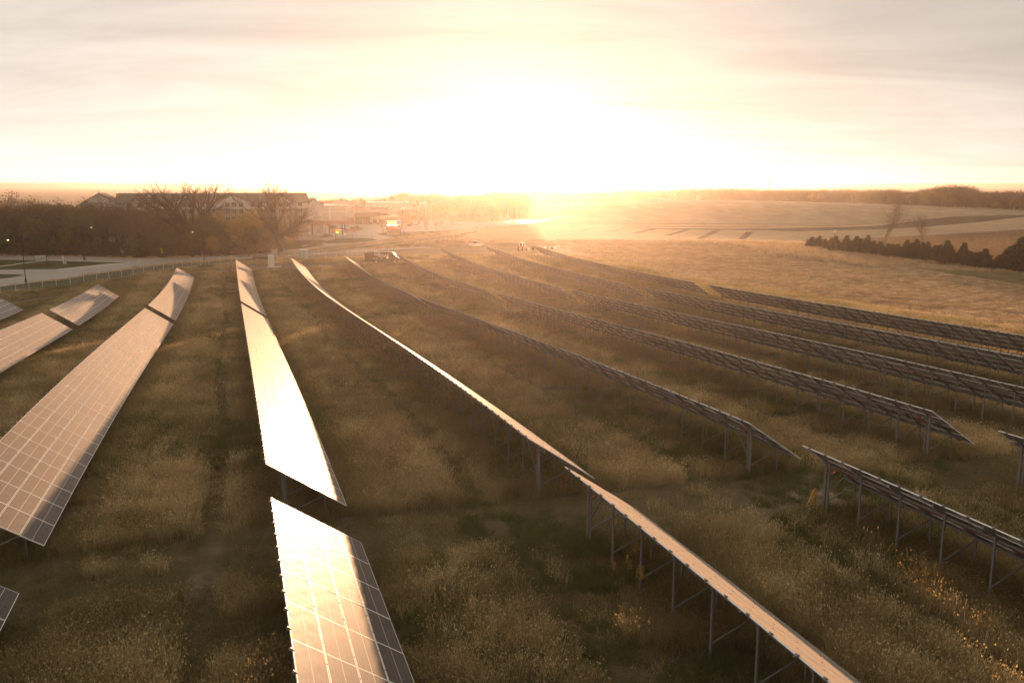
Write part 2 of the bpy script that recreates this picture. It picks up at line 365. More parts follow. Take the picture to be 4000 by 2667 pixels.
# crosswalk bars
mb = MB()
for i in range(6):
    x = 1265+i*40; y = 892-i*3.6
    a, b, c, d = [at(*c1(*q)) for q in ((x, y), (x+30, y-2), (x+38, y-6), (x+8, y-3.5))]
    mb.add([q+Vector((0, 0, .03)) for q in (a, b, c, d)], [(0, 1, 2, 3)], M_paint)
mb.build('crosswalk_marking', kind='structure')
mb = MB()
for (pa, pb) in (((0, 1106), (600, 1034)), ((600, 1034), (1100, 960)), ((1100, 960), (1500, 903)), ((1500, 903), (1900, 876)), ((1900, 876), (2330, 852))):
    a, b = at(*c1(*pa)), at(*c1(*pb))
    n_ = max(2, int((b-a).length/6)); w = (b-a).cross(Vector((0, 0, 1))).normalized()*.07
    L = [a.lerp(b, k/n_) for k in range(n_+1)]; L = [Vector((q.x, q.y, g1(q.x, q.y)+.05)) for q in L]
    for q, r2 in zip(L[:-1], L[1:]): mb.add([q-w, r2-w, r2+w, q+w], [(0, 1, 2, 3)], M_paint)
mb.build('road_marking', kind='structure')

#PART2
# ------------------------------------------------------------------ more materials
M_galv = plain('galvanised_steel', (.20, .19, .175), .55, .3, .2, nscale=6)
M_alu = plain('aluminium_frame', (.74, .72, .68), .4, .15, .03)
M_redc = plain('red_cable', (.28, .05, .03), .6)
M_dark = plain('dark_bolt', (.03, .03, .03), .5)
M_black = plain('black_paint', (.02, .018, .016), .4)
M_tyre = plain('tyre_rubber', (.02, .02, .02), .9)
M_white = plain('white_paint', (.72, .68, .60), .5, var=.05)
M_glass = plain('dark_glass', (.03, .03, .03), .12, spec=.7, var=.05)
def cell_mat():
    m, t, out = nt('solar_glass'); ob = t.nodes.new('ShaderNodeTexCoord').outputs['Object']
    s = t.nodes.new('ShaderNodeSeparateXYZ'); t.links.new(ob, s.inputs[0]); x, y = s.outputs[0], s.outputs[1]
    def lines(c, per, wdt, off=0.0):
        f = math_(t, 'FRACT', math_(t, 'ADD', math_(t, 'DIVIDE', c, per), off))
        d = math_(t, 'ABSOLUTE', math_(t, 'SUBTRACT', f, .5)); return math_(t, 'GREATER_THAN', d, .5-wdt/per/2)
    ly = lines(y, .1565, .005, 1-.02/.1565)
    mid = math_(t, 'LESS_THAN', math_(t, 'ABSOLUTE', math_(t, 'SUBTRACT', y, .478)), .008)
    lx = lines(x, .1665, .003)
    info = t.nodes.new('ShaderNodeObjectInfo').outputs['Random']
    dust = noise(t, ob, 2.2, 5, .65)
    base = mixc(t, info, (.018, .017, .018), (.032, .028, .026))
    base = mixc(t, mapr(t, dust, .4, .8, 0, .30), base, (.16, .13, .10))
    c = mixc(t, math_(t, 'MULTIPLY', lx, .25), base, (.3, .28, .25)); c = mixc(t, math_(t, 'MULTIPLY', ly, .45), c, (.35, .32, .28)); c = mixc(t, mid, c, (.5, .46, .40))
    b = bsdf(t, out, c, mapr(t, dust, .3, .7, .44, .56), spec=.07)
    b.inputs['Coat Weight'].default_value = .15; b.inputs['Coat Roughness'].default_value = .05; b.inputs['Coat IOR'].default_value = 1.4
    b.inputs['Sheen Weight'].default_value = .38; b.inputs['Sheen Roughness'].default_value = .35; b.inputs['Sheen Tint'].default_value = (1, .85, .7, 1)
    return m
M_cell = cell_mat()
def back_mat():
    m, t, out = nt('panel_backsheet'); ob = t.nodes.new('ShaderNodeTexCoord').outputs['Object']
    f = noise(t, ob, 3, 4); c = mixc(t, f, (.27, .25, .215), (.36, .335, .29)); bsdf(t, out, c, .6, spec=.4); return m
M_back = back_mat()

# ------------------------------------------------------------------ solar tables
SLOPE = math.hypot(TW, TH); MW = SLOPE/4; CL = 2.06; HH = 3.0
def hz(s, t):
    x, y = st2xy(s, t); return g1(x, y)+HH
def panel_mb(mb, L, y0, wdt, x0=0.0, clamps=False):
    fr = .018; e = .012
    # frame: four thin bars, glass, backsheet
    a, b = x0+.012, x0+L-.012; c, d = y0+e, y0+wdt-e
    mb.box(((a+b)/2, c+fr/2, -.02), (b-a, fr, .04), M_alu); mb.box(((a+b)/2, d-fr/2, -.02), (b-a, fr, .04), M_alu)
    mb.box((a+fr/2, (c+d)/2, -.02), (fr, d-c-2*fr, .04), M_alu); mb.box((b-fr/2, (c+d)/2, -.02), (fr, d-c-2*fr, .04), M_alu)
    q = [(a+fr, c+fr, -.003), (b-fr, c+fr, -.003), (b-fr, d-fr, -.003), (a+fr, d-fr, -.003)]
    mb.add(q, [(0, 1, 2, 3)], M_cell)
    mb.add([(x, y, -.009) for x, y, _ in q], [(3, 2, 1, 0)], M_back)
    for k in (.3, .7): mb.box((a+(b-a)*k, (c+d)/2, -.022), (.11, .06, .022), M_dark)
    if clamps:
        for k in (.25, .75):
            mb.box((a+(b-a)*k, y0-.03, -.01), (.07, .09, .07), M_galv); mb.box((a+(b-a)*k, y0+.02, .006), (.05, .05, .012), M_galv)
    else:
        for k in (.25, .75): mb.box((a+(b-a)*k, y0, .002), (.04, .035, .014), M_dark)
_m = MB(); panel_mb(_m, CL, 0, MW, clamps=True); ME_TOP = _m.mesh('module_top')
_m = MB(); panel_mb(_m, CL, 0, MW); ME_MOD = _m.mesh('module')
# support pieces, local axes: +x away from the camera end (row direction), +y down the slope, z up; origin on the ground under the high edge
def wp(y, drop=.16): return HH-y*TH/TW-drop
YR, YF = .72, 2.36
def piece(fn, name):
    m_ = MB(); fn(m_); return m_.mesh(name)
def f_rear(m_, w=.075):
    h = wp(YR); m_.box((0, YR, (h-.4)/2), (w, w*.7, h+.4), M_galv); m_.box((0, YR+w*.35, (h-.4)/2), (w*.25, w*.35, h+.38), M_galv); m_.box((0, YR, h-.03), (.14, .12, .14), M_galv)
def f_front(m_, w=.07):
    h = wp(YF); m_.box((0, YF, (h-.4)/2), (w, w*.7, h+.4), M_galv); m_.box((0, YF, h-.03), (.13, .11, .12), M_galv)
def f_raft(m_): m_.bar((.02, .12, wp(.12)+.06), (.02, 3.05, wp(3.05)+.06), .06, .10, M_galv)
def f_brace(m_): m_.bar((.055, YR, .42), (.055, YF, wp(YF)-.12), .045, .045, M_galv)
ME_REAR, ME_FRONT, ME_RAFT, ME_BRACE = piece(f_rear, 'rear_post'), piece(f_front, 'front_post'), piece(f_raft, 'rafter'), piece(f_brace, 'brace')
def f_all(m_): f_rear(m_); f_front(m_); f_raft(m_); f_brace(m_)
ME_ALL = piece(f_all, 'support_frame')
def f_end(m_): f_rear(m_, .12)
ME_REND = piece(f_end, 'end_post')
def table(si, ta, tb, detail, label, loops=(0, 0)):
    s = S0+PITCHROW*si; n = max(1, round((tb-ta)/CL)); tt = np.linspace(ta, tb, n+1)
    px, py = st2xy(s, tt); H = G(px, py)+HH
    k = np.array([.25, .5, .25]); H[1:-1] = np.convolve(H, k, 'same')[1:-1]
    x0, y0 = st2xy(s, ta); root = empty('solar_table', (x0, y0, g1(x0, y0)), 0, label, 'solar panel table', 'ground mounted solar panel tables')
    Ri = Matrix.Translation(root.location).inverted()
    Wv = Vector((NV[0]*TW, NV[1]*TW, -TH)).normalized()
    base = MB(); rest = MB()
    def put(me, name, M): return inst(name, me, root, Ri@M)
    cnt = 0
    for j in range(n):
        a = Vector((px[j], py[j], H[j])); b = Vector((px[j+1], py[j+1], H[j+1]))
        X = (a-b).normalized(); Y = (Wv-X*Wv.dot(X)).normalized(); Z = X.cross(Y)
        dz = random.gauss(0, .004); Y2 = (Y+Z*dz).normalized(); Z2 = X.cross(Y2)
        L = (a-b).length
        for q in range(4):
            o = b+Y*(MW*q); M = Matrix(((X.x, Y2.x, Z2.x, o.x), (X.y, Y2.y, Z2.y, o.y), (X.z, Y2.z, Z2.z, o.z), (0, 0, 0, 1)))@Matrix.Diagonal((L/CL, 1, 1, 1))
            me = ME_TOP if q == 0 else ME_MOD
            if detail and cnt < 100: put(me, 'module', M); cnt += 1
            else:
                # same panel, baked into one strip
                sub = MB(); base.v += [tuple(Ri@M@v.co) for v in me.vertices]; off = len(base.v)-len(me.vertices)
                mm = list(me.materials)
                for p in me.polygons:
                    base.f.append(tuple(off+i for i in p.vertices)); base.m.append(base.mi(mm[p.material_index])); base.sm.append(False)
    if base.v:
        o = base.build('panel_array', root); 
        if detail: o['kind'] = 'stuff'
    # frames
    nf = max(2, round((tb-ta-1.6)/2.26)+1); ft = np.linspace(ta+.8, tb-.8, nf)
    Rz = Matrix(((DV[0], NV[0], 0, 0), (DV[1], NV[1], 0, 0), (0, 0, 1, 0), (0, 0, 0, 1)))
    fz = np.interp(ft, tt, H)-HH
    rail = [[], []]; cab = []
    for j, (t_, z_) in enumerate(zip(ft, fz)):
        x, y = st2xy(s, t_); M = Matrix.Translation((x, y, z_))@Rz
        end = j in (0, nf-1)
        if detail and t_ < 78:
            put(ME_REND if end else ME_REAR, 'rear_post', M)
            if end:
                dq = 1 if j == 0 else -1; put(ME_REAR, 'rear_post', M@Matrix.Translation((.22*dq, 0, 0)))
                mb2 = MB(); mb2.bar(Ri@M@Vector((.1*dq, YR, .9)), Ri@M@Vector((1.5*dq, YR-.1, wp(YR)+.02)), .045, .045, M_galv); mb2.build('end_brace', root)
            put(ME_FRONT, 'front_post', M); put(ME_RAFT, 'rafter', M); put(ME_BRACE, 'brace', M)
        else: put(ME_ALL, 'support_frame', M)
    for yy, dr in ((YR+.05, .0), (YF-.05, .0)):
        L = []
        for t_ in np.linspace(ta+.1, tb-.1, max(3, n//2)):
            x, y = st2xy(s+yy, t_); z_ = np.interp(t_, tt, H)-yy*TH/TW-.20; L.append(Ri@Vector((x, y, z_)))
        m2 = MB(); 
        for a, b in zip(L[:-1], L[1:]): m2.bar(a, b, .05, .08, M_galv)
        m2.build('purlin', root)
    L = []
    for i, t_ in enumerate(np.linspace(ta+.9, tb-.9, nf*2-1)):
        x, y = st2xy(s+YR+.28, t_); z_ = np.interp(t_, tt, H)-(YR+.28)*TH/TW-.20-(.07 if i % 2 else 0); L.append(Ri@Vector((x, y, z_)))
    m2 = MB(); m2.tube(L, .018, M_redc, 4)
    if detail:
        for te, dq in ((ta+.8, 1), (tb-.8, -1)):
            x, y = st2xy(s+YR, te); z_ = np.interp(te, tt, H)-HH
            P3 = [Ri@Vector((x+DV[0]*dq*a, y+DV[1]*dq*a, z_+wp(YR)+b)) for a, b in ((.9, .0), (.6, -.25), (.35, -.42), (.12, -.3), (.02, -.1))]
            m2.tube(P3, .03, M_redc, 5)
    m2.build('cable', root)
    return root
T1, T2, T3, T4 = 116.8, 112.4, 34.1, 30.0
table(-1, 20.5, T4, 1, 'table at the lower left corner, only its far corner in view')
table(0, 7.5, T4, 1, 'near table in the centre, sun glare burning out its far corner')
table(1, 5.5, T4, 1, 'near table right of centre, edge on, a long thin orange strip')
table(2, 11, T4, 1, 'near table at the lower right, seen from behind below the white edge')
table(3, 22, T4, 1, 'short end of a table at the right picture edge, below the fifth row')
table(-3, 70, T2, 0, 'long table mostly outside the left edge, nearest the road')
table(-2, 40, T2, 1, 'long table at the left edge, second from the left of the long front lit ones')
table(-1, T3, T2, 1, 'long wide front lit table left of centre with a shaded lower strip')
table(0, T3, T2, 1, 'long bright white table running down the centre to the sun glare')
table(1, T3, T2, 1, 'long thin pale edged table running from the middle to the centre, front barely showing')
table(2, T3, T2, 1, 'long table seen from behind, first of the dark backed rows, ending at twin posts')
table(3, T3, T2, 1, 'long table seen from behind, second of the dark backed rows, ending near the right edge')
table(4, T3, T2, 1, 'long table seen from behind, third of the dark backed rows')
table(5, T3, T2, 1, 'long table seen from behind, fourth of the dark backed rows')
table(6, T3, T2, 1, 'outermost long table beside the stubble field, seen from behind')
table(-3, T1, 142, 0, 'small piece of a far table at the left edge near the fence')
table(-2, T1, 158, 0, 'short far table at left, second from the fence, tilted front lit')
table(-1, T1, 182, 0, 'far table left of centre ending on the dirt track, bright front')
table(0, T1, 192, 0, 'far narrow bright table behind the central one, nearest the white cabinet')
table(1, T1, 191, 0, 'far table with a pale sunlit face left of the van')
table(2, T1, 192, 0, 'far table seen edge on, starting just left of the van')
table(3, T1, 192, 0, 'far table seen from behind whose far end hides the van front')
table(4, T1, 193, 0, 'far table seen from behind, ending near the long dark container')
table(5, T1, 193, 0, 'far table seen from behind, ending near the white pickup')
table(6, T1, 193, 0, 'outermost far table beside the field, ending near the red tractor')
ctrl = None
# ------------------------------------------------------------------ meadow grass, straw and litter (one object each, instanced tufts)
def grass_mat(name, ca, cb, cc, green, transl=.45):
    m, t, out = nt(name)
    at_ = t.nodes.new('ShaderNodeAttribute'); at_.attribute_type = 'INSTANCER'; at_.attribute_name = 'tint'
    g = t.nodes.new('ShaderNodeAttribute'); g.attribute_type = 'INSTANCER'; g.attribute_name = 'green'
    col = ramp(t, at_.outputs['Fac'], [(0, ca), (.5, cb), (1, cc)]); col = mixc(t, g.outputs['Fac'], col, green)
    b = t.nodes.new('ShaderNodeBsdfPrincipled'); t.links.new(col, b.inputs['Base Color']); b.inputs['Roughness'].default_value = .8; b.inputs['Specular IOR Level'].default_value = .2
    tr = t.nodes.new('ShaderNodeBsdfTranslucent'); t.links.new(col, tr.inputs[0])
    mx = t.nodes.new('ShaderNodeMixShader'); mx.inputs[0].default_value = transl
    t.links.new(b.outputs[0], mx.inputs[1]); t.links.new(tr.outputs[0], mx.inputs[2]); t.links.new(mx.outputs[0], out.inputs[0]); return m
M_gb = grass_mat('grass_blades', (.16, .115, .050), (.42, .305, .145), (.78, .60, .33), (.12, .125, .035))
M_straw = grass_mat('straw', (.30, .20, .11), (.56, .39, .23), (.82, .64, .42), (.22, .20, .09), .55)
def tuft(name, seed, n, h, spread, wdt, lean, heads, mat, flat=0.0):
    r = random.Random(seed); mb = MB()
    for i in range(n):
        a = r.uniform(0, 6.283); rr = spread*math.sqrt(r.random()); x, y = rr*math.cos(a), rr*math.sin(a)
        hh = h*r.uniform(.45, 1.0); b = r.uniform(0, 6.283); ln = lean*r.uniform(.2, 1)*hh; dx, dy = math.cos(b)*ln, math.sin(b)*ln
        if flat: hh *= 1-flat*r.random()
        px_, py_ = -math.sin(b)*wdt/2, math.cos(b)*wdt/2; k = r.uniform(.6, 1.2)
        c = r.uniform(0, 6.283); px_, py_ = math.cos(c)*wdt/2*k, math.sin(c)*wdt/2*k
        p0 = (x, y, -.03); p1 = (x+dx*.3, y+dy*.3, hh*.55); p2 = (x+dx, y+dy, hh)
        mb.add([(p0[0]-px_, p0[1]-py_, p0[2]), (p0[0]+px_, p0[1]+py_, p0[2]), (p1[0]+px_*.7, p1[1]+py_*.7, p1[2]), (p1[0]-px_*.7, p1[1]-py_*.7, p1[2]), p2], [(0, 1, 2, 3), (3, 2, 4)], mat)
        if r.random() < heads:
            w = wdt*1.5; q = (dx*.5, dy*.5)
            mb.add([(p2[0]-px_*2, p2[1]-py_*2, p2[2]-.05), (p2[0]+px_*2, p2[1]+py_*2, p2[2]-.05), (p2[0]+q[0]*.3+px_, p2[1]+q[1]*.3+py_, p2[2]+.03), (p2[0]+q[0]*.45, p2[1]+q[1]*.45, p2[2]-.05)], [(0, 1, 2, 3)], mat)
    return bpy.data.objects.new(name, mb.mesh(name))
def scatter(name, label, pts, sc_, rz, tint, green, srcs, idx, category=None):
    me = bpy.data.meshes.new(name); me.from_pydata(pts.tolist(), [], [])
    for nm, dat, ty in (('sc', sc_, 'FLOAT_VECTOR'), ('rot', np.c_[np.zeros(len(pts)), np.zeros(len(pts)), rz], 'FLOAT_VECTOR'), ('tint', tint, 'FLOAT'), ('green', green, 'FLOAT'), ('vi', idx, 'INT')):
        a = me.attributes.new(nm, ty, 'POINT'); a.data.foreach_set('vector' if ty == 'FLOAT_VECTOR' else 'value', np.asarray(dat).astype(np.int32 if ty == 'INT' else np.float32).ravel())
    o = bpy.data.objects.new(name, me); link(o, kind='stuff', label=label)
    if category: o['category'] = category
    ng = bpy.data.node_groups.new(name, 'GeometryNodeTree')
    ng.interface.new_socket('Geometry', in_out='INPUT', socket_type='NodeSocketGeometry'); ng.interface.new_socket('Geometry', in_out='OUTPUT', socket_type='NodeSocketGeometry')
    gi = ng.nodes.new('NodeGroupInput'); go = ng.nodes.new('NodeGroupOutput'); ip = ng.nodes.new('GeometryNodeInstanceOnPoints')
    join = ng.nodes.new('GeometryNodeJoinGeometry')
    for s_ in reversed(srcs):
        oi = ng.nodes.new('GeometryNodeObjectInfo'); oi.inputs['Object'].default_value = s_; oi.inputs['As Instance'].default_value = True
        ng.links.new(oi.outputs['Geometry'], join.inputs[0])
    def attr(nm, ty):
        a = ng.nodes.new('GeometryNodeInputNamedAttribute'); a.data_type = ty; a.inputs['Name'].default_value = nm; return a.outputs['Attribute']
    mp = ng.nodes.new('GeometryNodeMeshToPoints')
    ng.links.new(gi.outputs[0], mp.inputs[0]); ng.links.new(mp.outputs[0], ip.inputs['Points']); ng.links.new(join.outputs[0], ip.inputs['Instance'])
    ip.inputs['Pick Instance'].default_value = True
    ng.links.new(attr('vi', 'INT'), ip.inputs['Instance Index']); ng.links.new(attr('rot', 'FLOAT_VECTOR'), ip.inputs['Rotation']); ng.links.new(attr('sc', 'FLOAT_VECTOR'), ip.inputs['Scale'])
    ng.links.new(ip.outputs[0], go.inputs[0])
    md = o.modifiers.new('scatter', 'NODES'); md.node_group = ng
    return o
def fnoise(x, y, sc_, seed=0):
    """smooth value noise"""
    r = np.random.default_rng(seed); T = r.random((256, 256)); X, Y = x*sc_+500, y*sc_+500
    xi, yi = np.floor(X).astype(int), np.floor(Y).astype(int); fx, fy = X-xi, Y-yi; fx = fx*fx*(3-2*fx); fy = fy*fy*(3-2*fy)
    g = lambda a, b: T[a & 255, b & 255]
    return (g(xi, yi)*(1-fx)+g(xi+1, yi)*fx)*(1-fy)+(g(xi, yi+1)*(1-fx)+g(xi+1, yi+1)*fx)*fy
def fbm(x, y, sc_, seed=0, o=4):
    s_ = 0; a = 1; tot = 0
    for k in range(o): s_ = s_+a*fnoise(x, y, sc_*2**k, seed+k); tot += a; a *= .55
    return s_/tot
def polar(n, r0, r1, a0, a1, p):
    """n points, density falling as r^-p"""
    u = rng.random(n); e = 2-p; r = (r0**e+u*(r1**e-r0**e))**(1/e); a = R(a0)+rng.random(n)*(R(a1)-R(a0)); return r*np.sin(a), r*np.cos(a), r
zid = {n: i for i, (n, _, _) in enumerate(ZONES)}
def znames(x, y):
    z = zone_of(x, y); nm = np.array([q[0] for q in ZONES]+['ground'], dtype=object); return nm[z]
T_tall = [tuft('tall_tuft', 11+i, 30, .80, .34, .018, .45, .8, M_gb) for i in range(4)]
T_short = [tuft('short_tuft', 31+i, 36, .30, .40, .020, 1.0, .15, M_gb, .5) for i in range(3)]
T_weed = [tuft('weed_tuft', 51+i, 46, .55, .30, .030, .8, .0, M_gb) for i in range(2)]
x, y, r = polar(125000, 21, 215, -36, 36, 1.25)
zn = znames(x, y); keep = (zn == 'ground'); x, y, r = x[keep], y[keep], r[keep]
s_ = x*NV[0]+y*NV[1]; t_ = x*DV[0]+y*DV[1]
rowpos = np.mod((s_-S0)/PITCHROW, 1.0)                 # 0..0.3 lies under a table
patch = fbm(x, y, .07, 3); fine_ = fbm(x, y, .45, 9, 3); bare = fbm(x, y, .11, 21)
gap = (np.abs(t_-32) < 2.6) | (np.abs(t_-114.6) < 2.2)
track = np.abs(rowpos-.80+.03*np.sin(t_*.09)) < .055
lane = (rowpos > .38) & (rowpos < .74)
inarr = (s_ < 75) & (t_ < 195)
tallness = np.where(lane, .68, .52)+.6*(patch-.5)+.5*(fine_-.5)
tallness = np.where(inarr & track, tallness-.30, tallness); tallness = np.where(gap & inarr, tallness-.36, tallness)
tallness = np.where(~inarr, .75+.6*(patch-.5), tallness)
kd = rng.random(len(x)) < np.clip(.55+1.1*tallness, .22, 1); kd &= ~((bare > .64) & (tallness < .5) & (rng.random(len(x)) < .75))
x, y, r, tallness, patch, fine_, rowpos, inarr, lane = [q[kd] for q in (x, y, r, tallness, patch, fine_, rowpos, inarr, lane)]
cl_ = np.where(tallness > .45, rng.integers(0, 4, len(x)), 4+rng.integers(0, 3, len(x)))
weed = (fbm(x, y, .16, 77) > .60) & (rng.random(len(x)) < .6); cl_ = np.where(weed, 7+rng.integers(0, 2, len(x)), cl_)
hs = .86*np.clip(.50+.70*tallness+rng.normal(0, .14, len(x)), .30, 1.3); hs = np.where(inarr & (rowpos < .36), hs*.82, hs); wide_ = np.clip((r/40)**.55, 1, 2.6)
tint = np.clip(.36+.60*(tallness-.4)+.5*(fine_-.5)+rng.normal(0, .22, len(x)), 0, 1)
tint = np.where(inarr & ((rowpos < .40) | (rowpos > .93)), tint*.55, tint)  # table shade painted into the tint: darker tufts under and just beside each row
green = np.clip(np.where(weed, .75, .10)+.9*(fbm(x, y, .13, 40)-.5)+np.where(cl_ >= 4, .22, 0)+rng.normal(0, .12, len(x)), 0, 1)
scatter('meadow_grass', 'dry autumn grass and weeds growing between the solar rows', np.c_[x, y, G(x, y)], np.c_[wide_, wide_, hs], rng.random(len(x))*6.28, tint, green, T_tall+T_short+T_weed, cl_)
T_str = [tuft('straw_tuft', 81+i, 16, .30, .34, .035, .9, 0, M_straw, .4) for i in range(4)]
x, y, r = polar(420000, 55, 420, -8, 36, 1.15)
zn = znames(x, y); kd = np.isin(zn, ['stubble_field', 'green_stubble']) & (r < 400); x, y, r, zn = x[kd], y[kd], r[kd], zn[kd]
rowd = x*math.cos(R(12))+y*math.sin(R(12)); ph = np.abs(np.mod(y*math.cos(R(12))-x*math.sin(R(12)), 1.6)/1.6-.5)
kd = rng.random(len(x)) < .25+.75*(fbm(x, y, .35, 5) > .47); x, y, r, zn = x[kd], y[kd], r[kd], zn[kd]
wide_ = np.clip((r/90)**.6, .8, 2.0); pt = fbm(x, y, .05, 8)
scatter('corn_stubble', 'cut corn stubble covering the sunlit field right of the array', np.c_[x, y, G(x, y)], np.c_[wide_*1.5, wide_*.8, .7+.5*rng.random(len(x))], R(12)+rng.normal(0, .25, len(x)),
        np.clip(rng.random(len(x))*.35+1.8*(fbm(x*3.0, y*1.0, 1.0, 90, 2)-.40)+.6*(pt-.5), 0, 1), np.where(zn == 'green_stubble', .75, .12)*np.ones(len(x)), T_str, rng.integers(0, 4, len(x)))
T_v = [tuft('verge_tuft', 101+i, 22, .8, .5, .05, .5, .5, M_straw) for i in range(4)]
x, y, r = polar(90000, 90, 520, -36, 36, 1.0)
zn = znames(x, y); kd = np.isin(zn, ['dry_verge', 'tall_grass_strip', 'red_prairie']); x, y, r, zn = x[kd], y[kd], r[kd], zn[kd]
f = fbm(x, y, .06, 60); kd = rng.random(len(x)) < np.where(zn == 'dry_verge', np.clip((f-.42)*5, .05, 1), 1); x, y, r, zn, f = x[kd], y[kd], r[kd], zn[kd], f[kd]
tt_ = np.where(zn == 'red_prairie', .05, np.where(zn == 'dry_verge', .45, .55))
scatter('verge_grass', 'tall dry grass on the verges and below the cedars', np.c_[x, y, G(x, y)], np.c_[np.ones((len(x), 2))*1.5, np.where(zn == 'dry_verge', .75, 1.1)], rng.random(len(x))*6.28,
        np.clip(tt_+rng.normal(0, .15, len(x)), 0, 1), np.clip(.1+rng.normal(0, .1, len(x)), 0, 1), T_v, rng.integers(0, 4, len(x)))

# ------------------------------------------------------------------ trees
def bark(name, c): return plain(name, c, .9, var=.3, nscale=8)
M_bark = bark('tree_bark', (.085, .058, .034)); M_twig = bark('twig_bark', (.085, .058, .034)); M_pale = bark('pale_bark', (.22, .15, .10))
def leaf_mat(name, a, b, tr=.45):
    m, t, out = nt(name); p = pos(t); f = noise(t, p, .7, 3); f2 = noise(t, p, 7, 2)
    c = mixc(t, math_(t, 'ADD', math_(t, 'MULTIPLY', f, .6), math_(t, 'MULTIPLY', f2, .4)), a, b)
    bs = t.nodes.new('ShaderNodeBsdfPrincipled'); t.links.new(c, bs.inputs['Base Color']); bs.inputs['Roughness'].default_value = .7; bs.inputs['Specular IOR Level'].default_value = .25
    tl = t.nodes.new('ShaderNodeBsdfTranslucent'); t.links.new(c, tl.inputs[0]); mx = t.nodes.new('ShaderNodeMixShader'); mx.inputs[0].default_value = tr
    t.links.new(bs.outputs[0], mx.inputs[1]); t.links.new(tl.outputs[0], mx.inputs[2]); t.links.new(mx.outputs[0], out.inputs[0]); return m
L_gold = leaf_mat('golden_leaves', (.24, .14, .03), (.48, .32, .08)); L_olive = leaf_mat('olive_leaves', (.075, .075, .018), (.17, .155, .04))
L_brown = leaf_mat('brown_leaves', (.085, .056, .024), (.17, .115, .05)); L_cedar = leaf_mat('cedar_foliage', (.018, .026, .008), (.048, .058, .018), .2)
L_rust = leaf_mat('rust_leaves', (.10, .04, .018), (.18, .08, .03))
def tree_meshes(name, seed, H, spread, levels=4, trunk=.35, fork=.3, leaf=None, nleaf=0, lsize=.3, bushy=1.0, kids=(4, 4, 4, 5, 4), bk=None, droop=0.0):
    r = random.Random(seed); tm, cm = MB(), MB(); bk = bk or M_bark; ends = []
    def grow(p, d, L, rad, lv):
        n = 4 if lv < 2 else 3; pts = [p]; q = Vector(p); dd = Vector(d)
        for i in range(n):
            dd = (dd+Vector((r.gauss(0, .13), r.gauss(0, .13), r.gauss(0, .10)+(.07 if lv else 0)-droop*lv*.1))).normalized(); q = q+dd*(L/n); pts.append(q.copy())
        m = tm if lv < 1 else cm
        m.tube(pts, [rad*(1-.55*i/n) for i in range(n+1)], bk if lv < 3 else M_twig, 8 if lv == 0 else (5 if lv < 2 else 3), cap=False)
        if lv >= levels: ends.append((pts[-1], dd)); ends.append((pts[-2], dd)); return
        k = kids[lv]
        for i in range(k):
            f = fork+(1-fork)*(i+.6)/k if lv == 0 else .35+.65*(i+r.random()*.6)/k
            f = min(f, 1); j = min(n-1, int(f*n)); o = pts[j].lerp(pts[j+1], f*n-j)
            a = r.uniform(0, 6.283)+i*2.4; ax = dd.orthogonal().normalized(); ax.rotate(Matrix.Rotation(a, 3, dd)); 
            tilt = r.uniform(.45, .95)*(spread if lv == 0 else .9); nd = (dd*math.cos(tilt)+ax*math.sin(tilt)).normalized()
            grow(o, nd, L*r.uniform(.55, .8)*(1.05 if lv == 0 else .9), rad*((.70 if lv == 0 else .60) if trunk > .5 else (.62 if lv == 0 else .55))*(1-.3*f), lv+1)
        if lv < levels: grow(pts[-1], dd, L*.62, rad*.42, lv+1)
    grow(Vector((0, 0, -.3)), Vector((r.gauss(0, .03), r.gauss(0, .03), 1)).normalized(), H*.42, trunk, 0)
    if leaf is not None:
        for i in range(nleaf):
            p, d = r.choice(ends); c = p+Vector((r.gauss(0, 1), r.gauss(0, 1), r.gauss(0, .8)))*lsize*1.6*bushy
            a = Vector((r.gauss(0, 1), r.gauss(0, 1), r.gauss(0, 1))).normalized(); b = a.orthogonal().normalized(); s2 = lsize*r.uniform(.35, .8)
            cm.add([c-a*s2, c+b*s2*.6, c+a*s2, c-b*s2*.6], [(0, 1, 2, 3)], leaf)
    zmax = max(v[2] for v in cm.v) or 1
    k = H/zmax
    for m in (tm, cm): m.v = [(v[0]*k, v[1]*k, v[2]*k) for v in m.v]
    return tm.mesh(name+'_trunk'), cm.mesh(name+'_crown')
def WF(x): return x
def place_tree(name, meshes, loc, h=1.0, rz=None, label=None, cat='tree', group=None, w=None):
    if w == -1:
        b = np.array([v.co[:2] for v in meshes[1].vertices]); w = 22.5/(np.percentile(b[:, 0], 99)-np.percentile(b[:, 0], 1)); w = min(max(w, .9), 1.8)
    rt = empty(name, loc, rz if rz is not None else random.uniform(0, 6.28), label, cat, group); w = w or h
    rt.scale = (w, w, h)
    inst('trunk', meshes[0], rt); inst('crown', meshes[1], rt); return rt
# two big bare cottonwoods
p = at(*c2(222, 828)); big1 = tree_meshes('cottonwood', 5, 1, 1, levels=5, trunk=.05, fork=.25, kids=(5, 4, 4, 4, 3)) if False else None
d1 = p.length; h1 = (zat(722, d1)-p.z)
def cotton(seed, H, leafn):
    return tree_meshes('cottonwood', seed, H, 1.0, levels=5, trunk=.9, fork=.30, kids=(7, 4, 3, 3, 2), leaf=L_gold, nleaf=leafn, lsize=.16, bk=bark('cottonwood_bark', (.06, .042, .028)))
place_tree('cottonwood_tree', cotton(5, (zat(727, p.length)-p.z)*1.24, 260), p, 1, .4, w=WF(-1), label= 'tall bare spreading tree beside the road, right of the hotel trees', cat='tree')
p = at(*k2(1230, 862)); place_tree('cottonwood_tree', cotton(12, (zat(712, p.length)-p.z)*1.16, 160), p, 1, 1.0, w=WF(-1), label= 'tall bare tree behind the third street lamp, left of the roadside one', cat='tree')
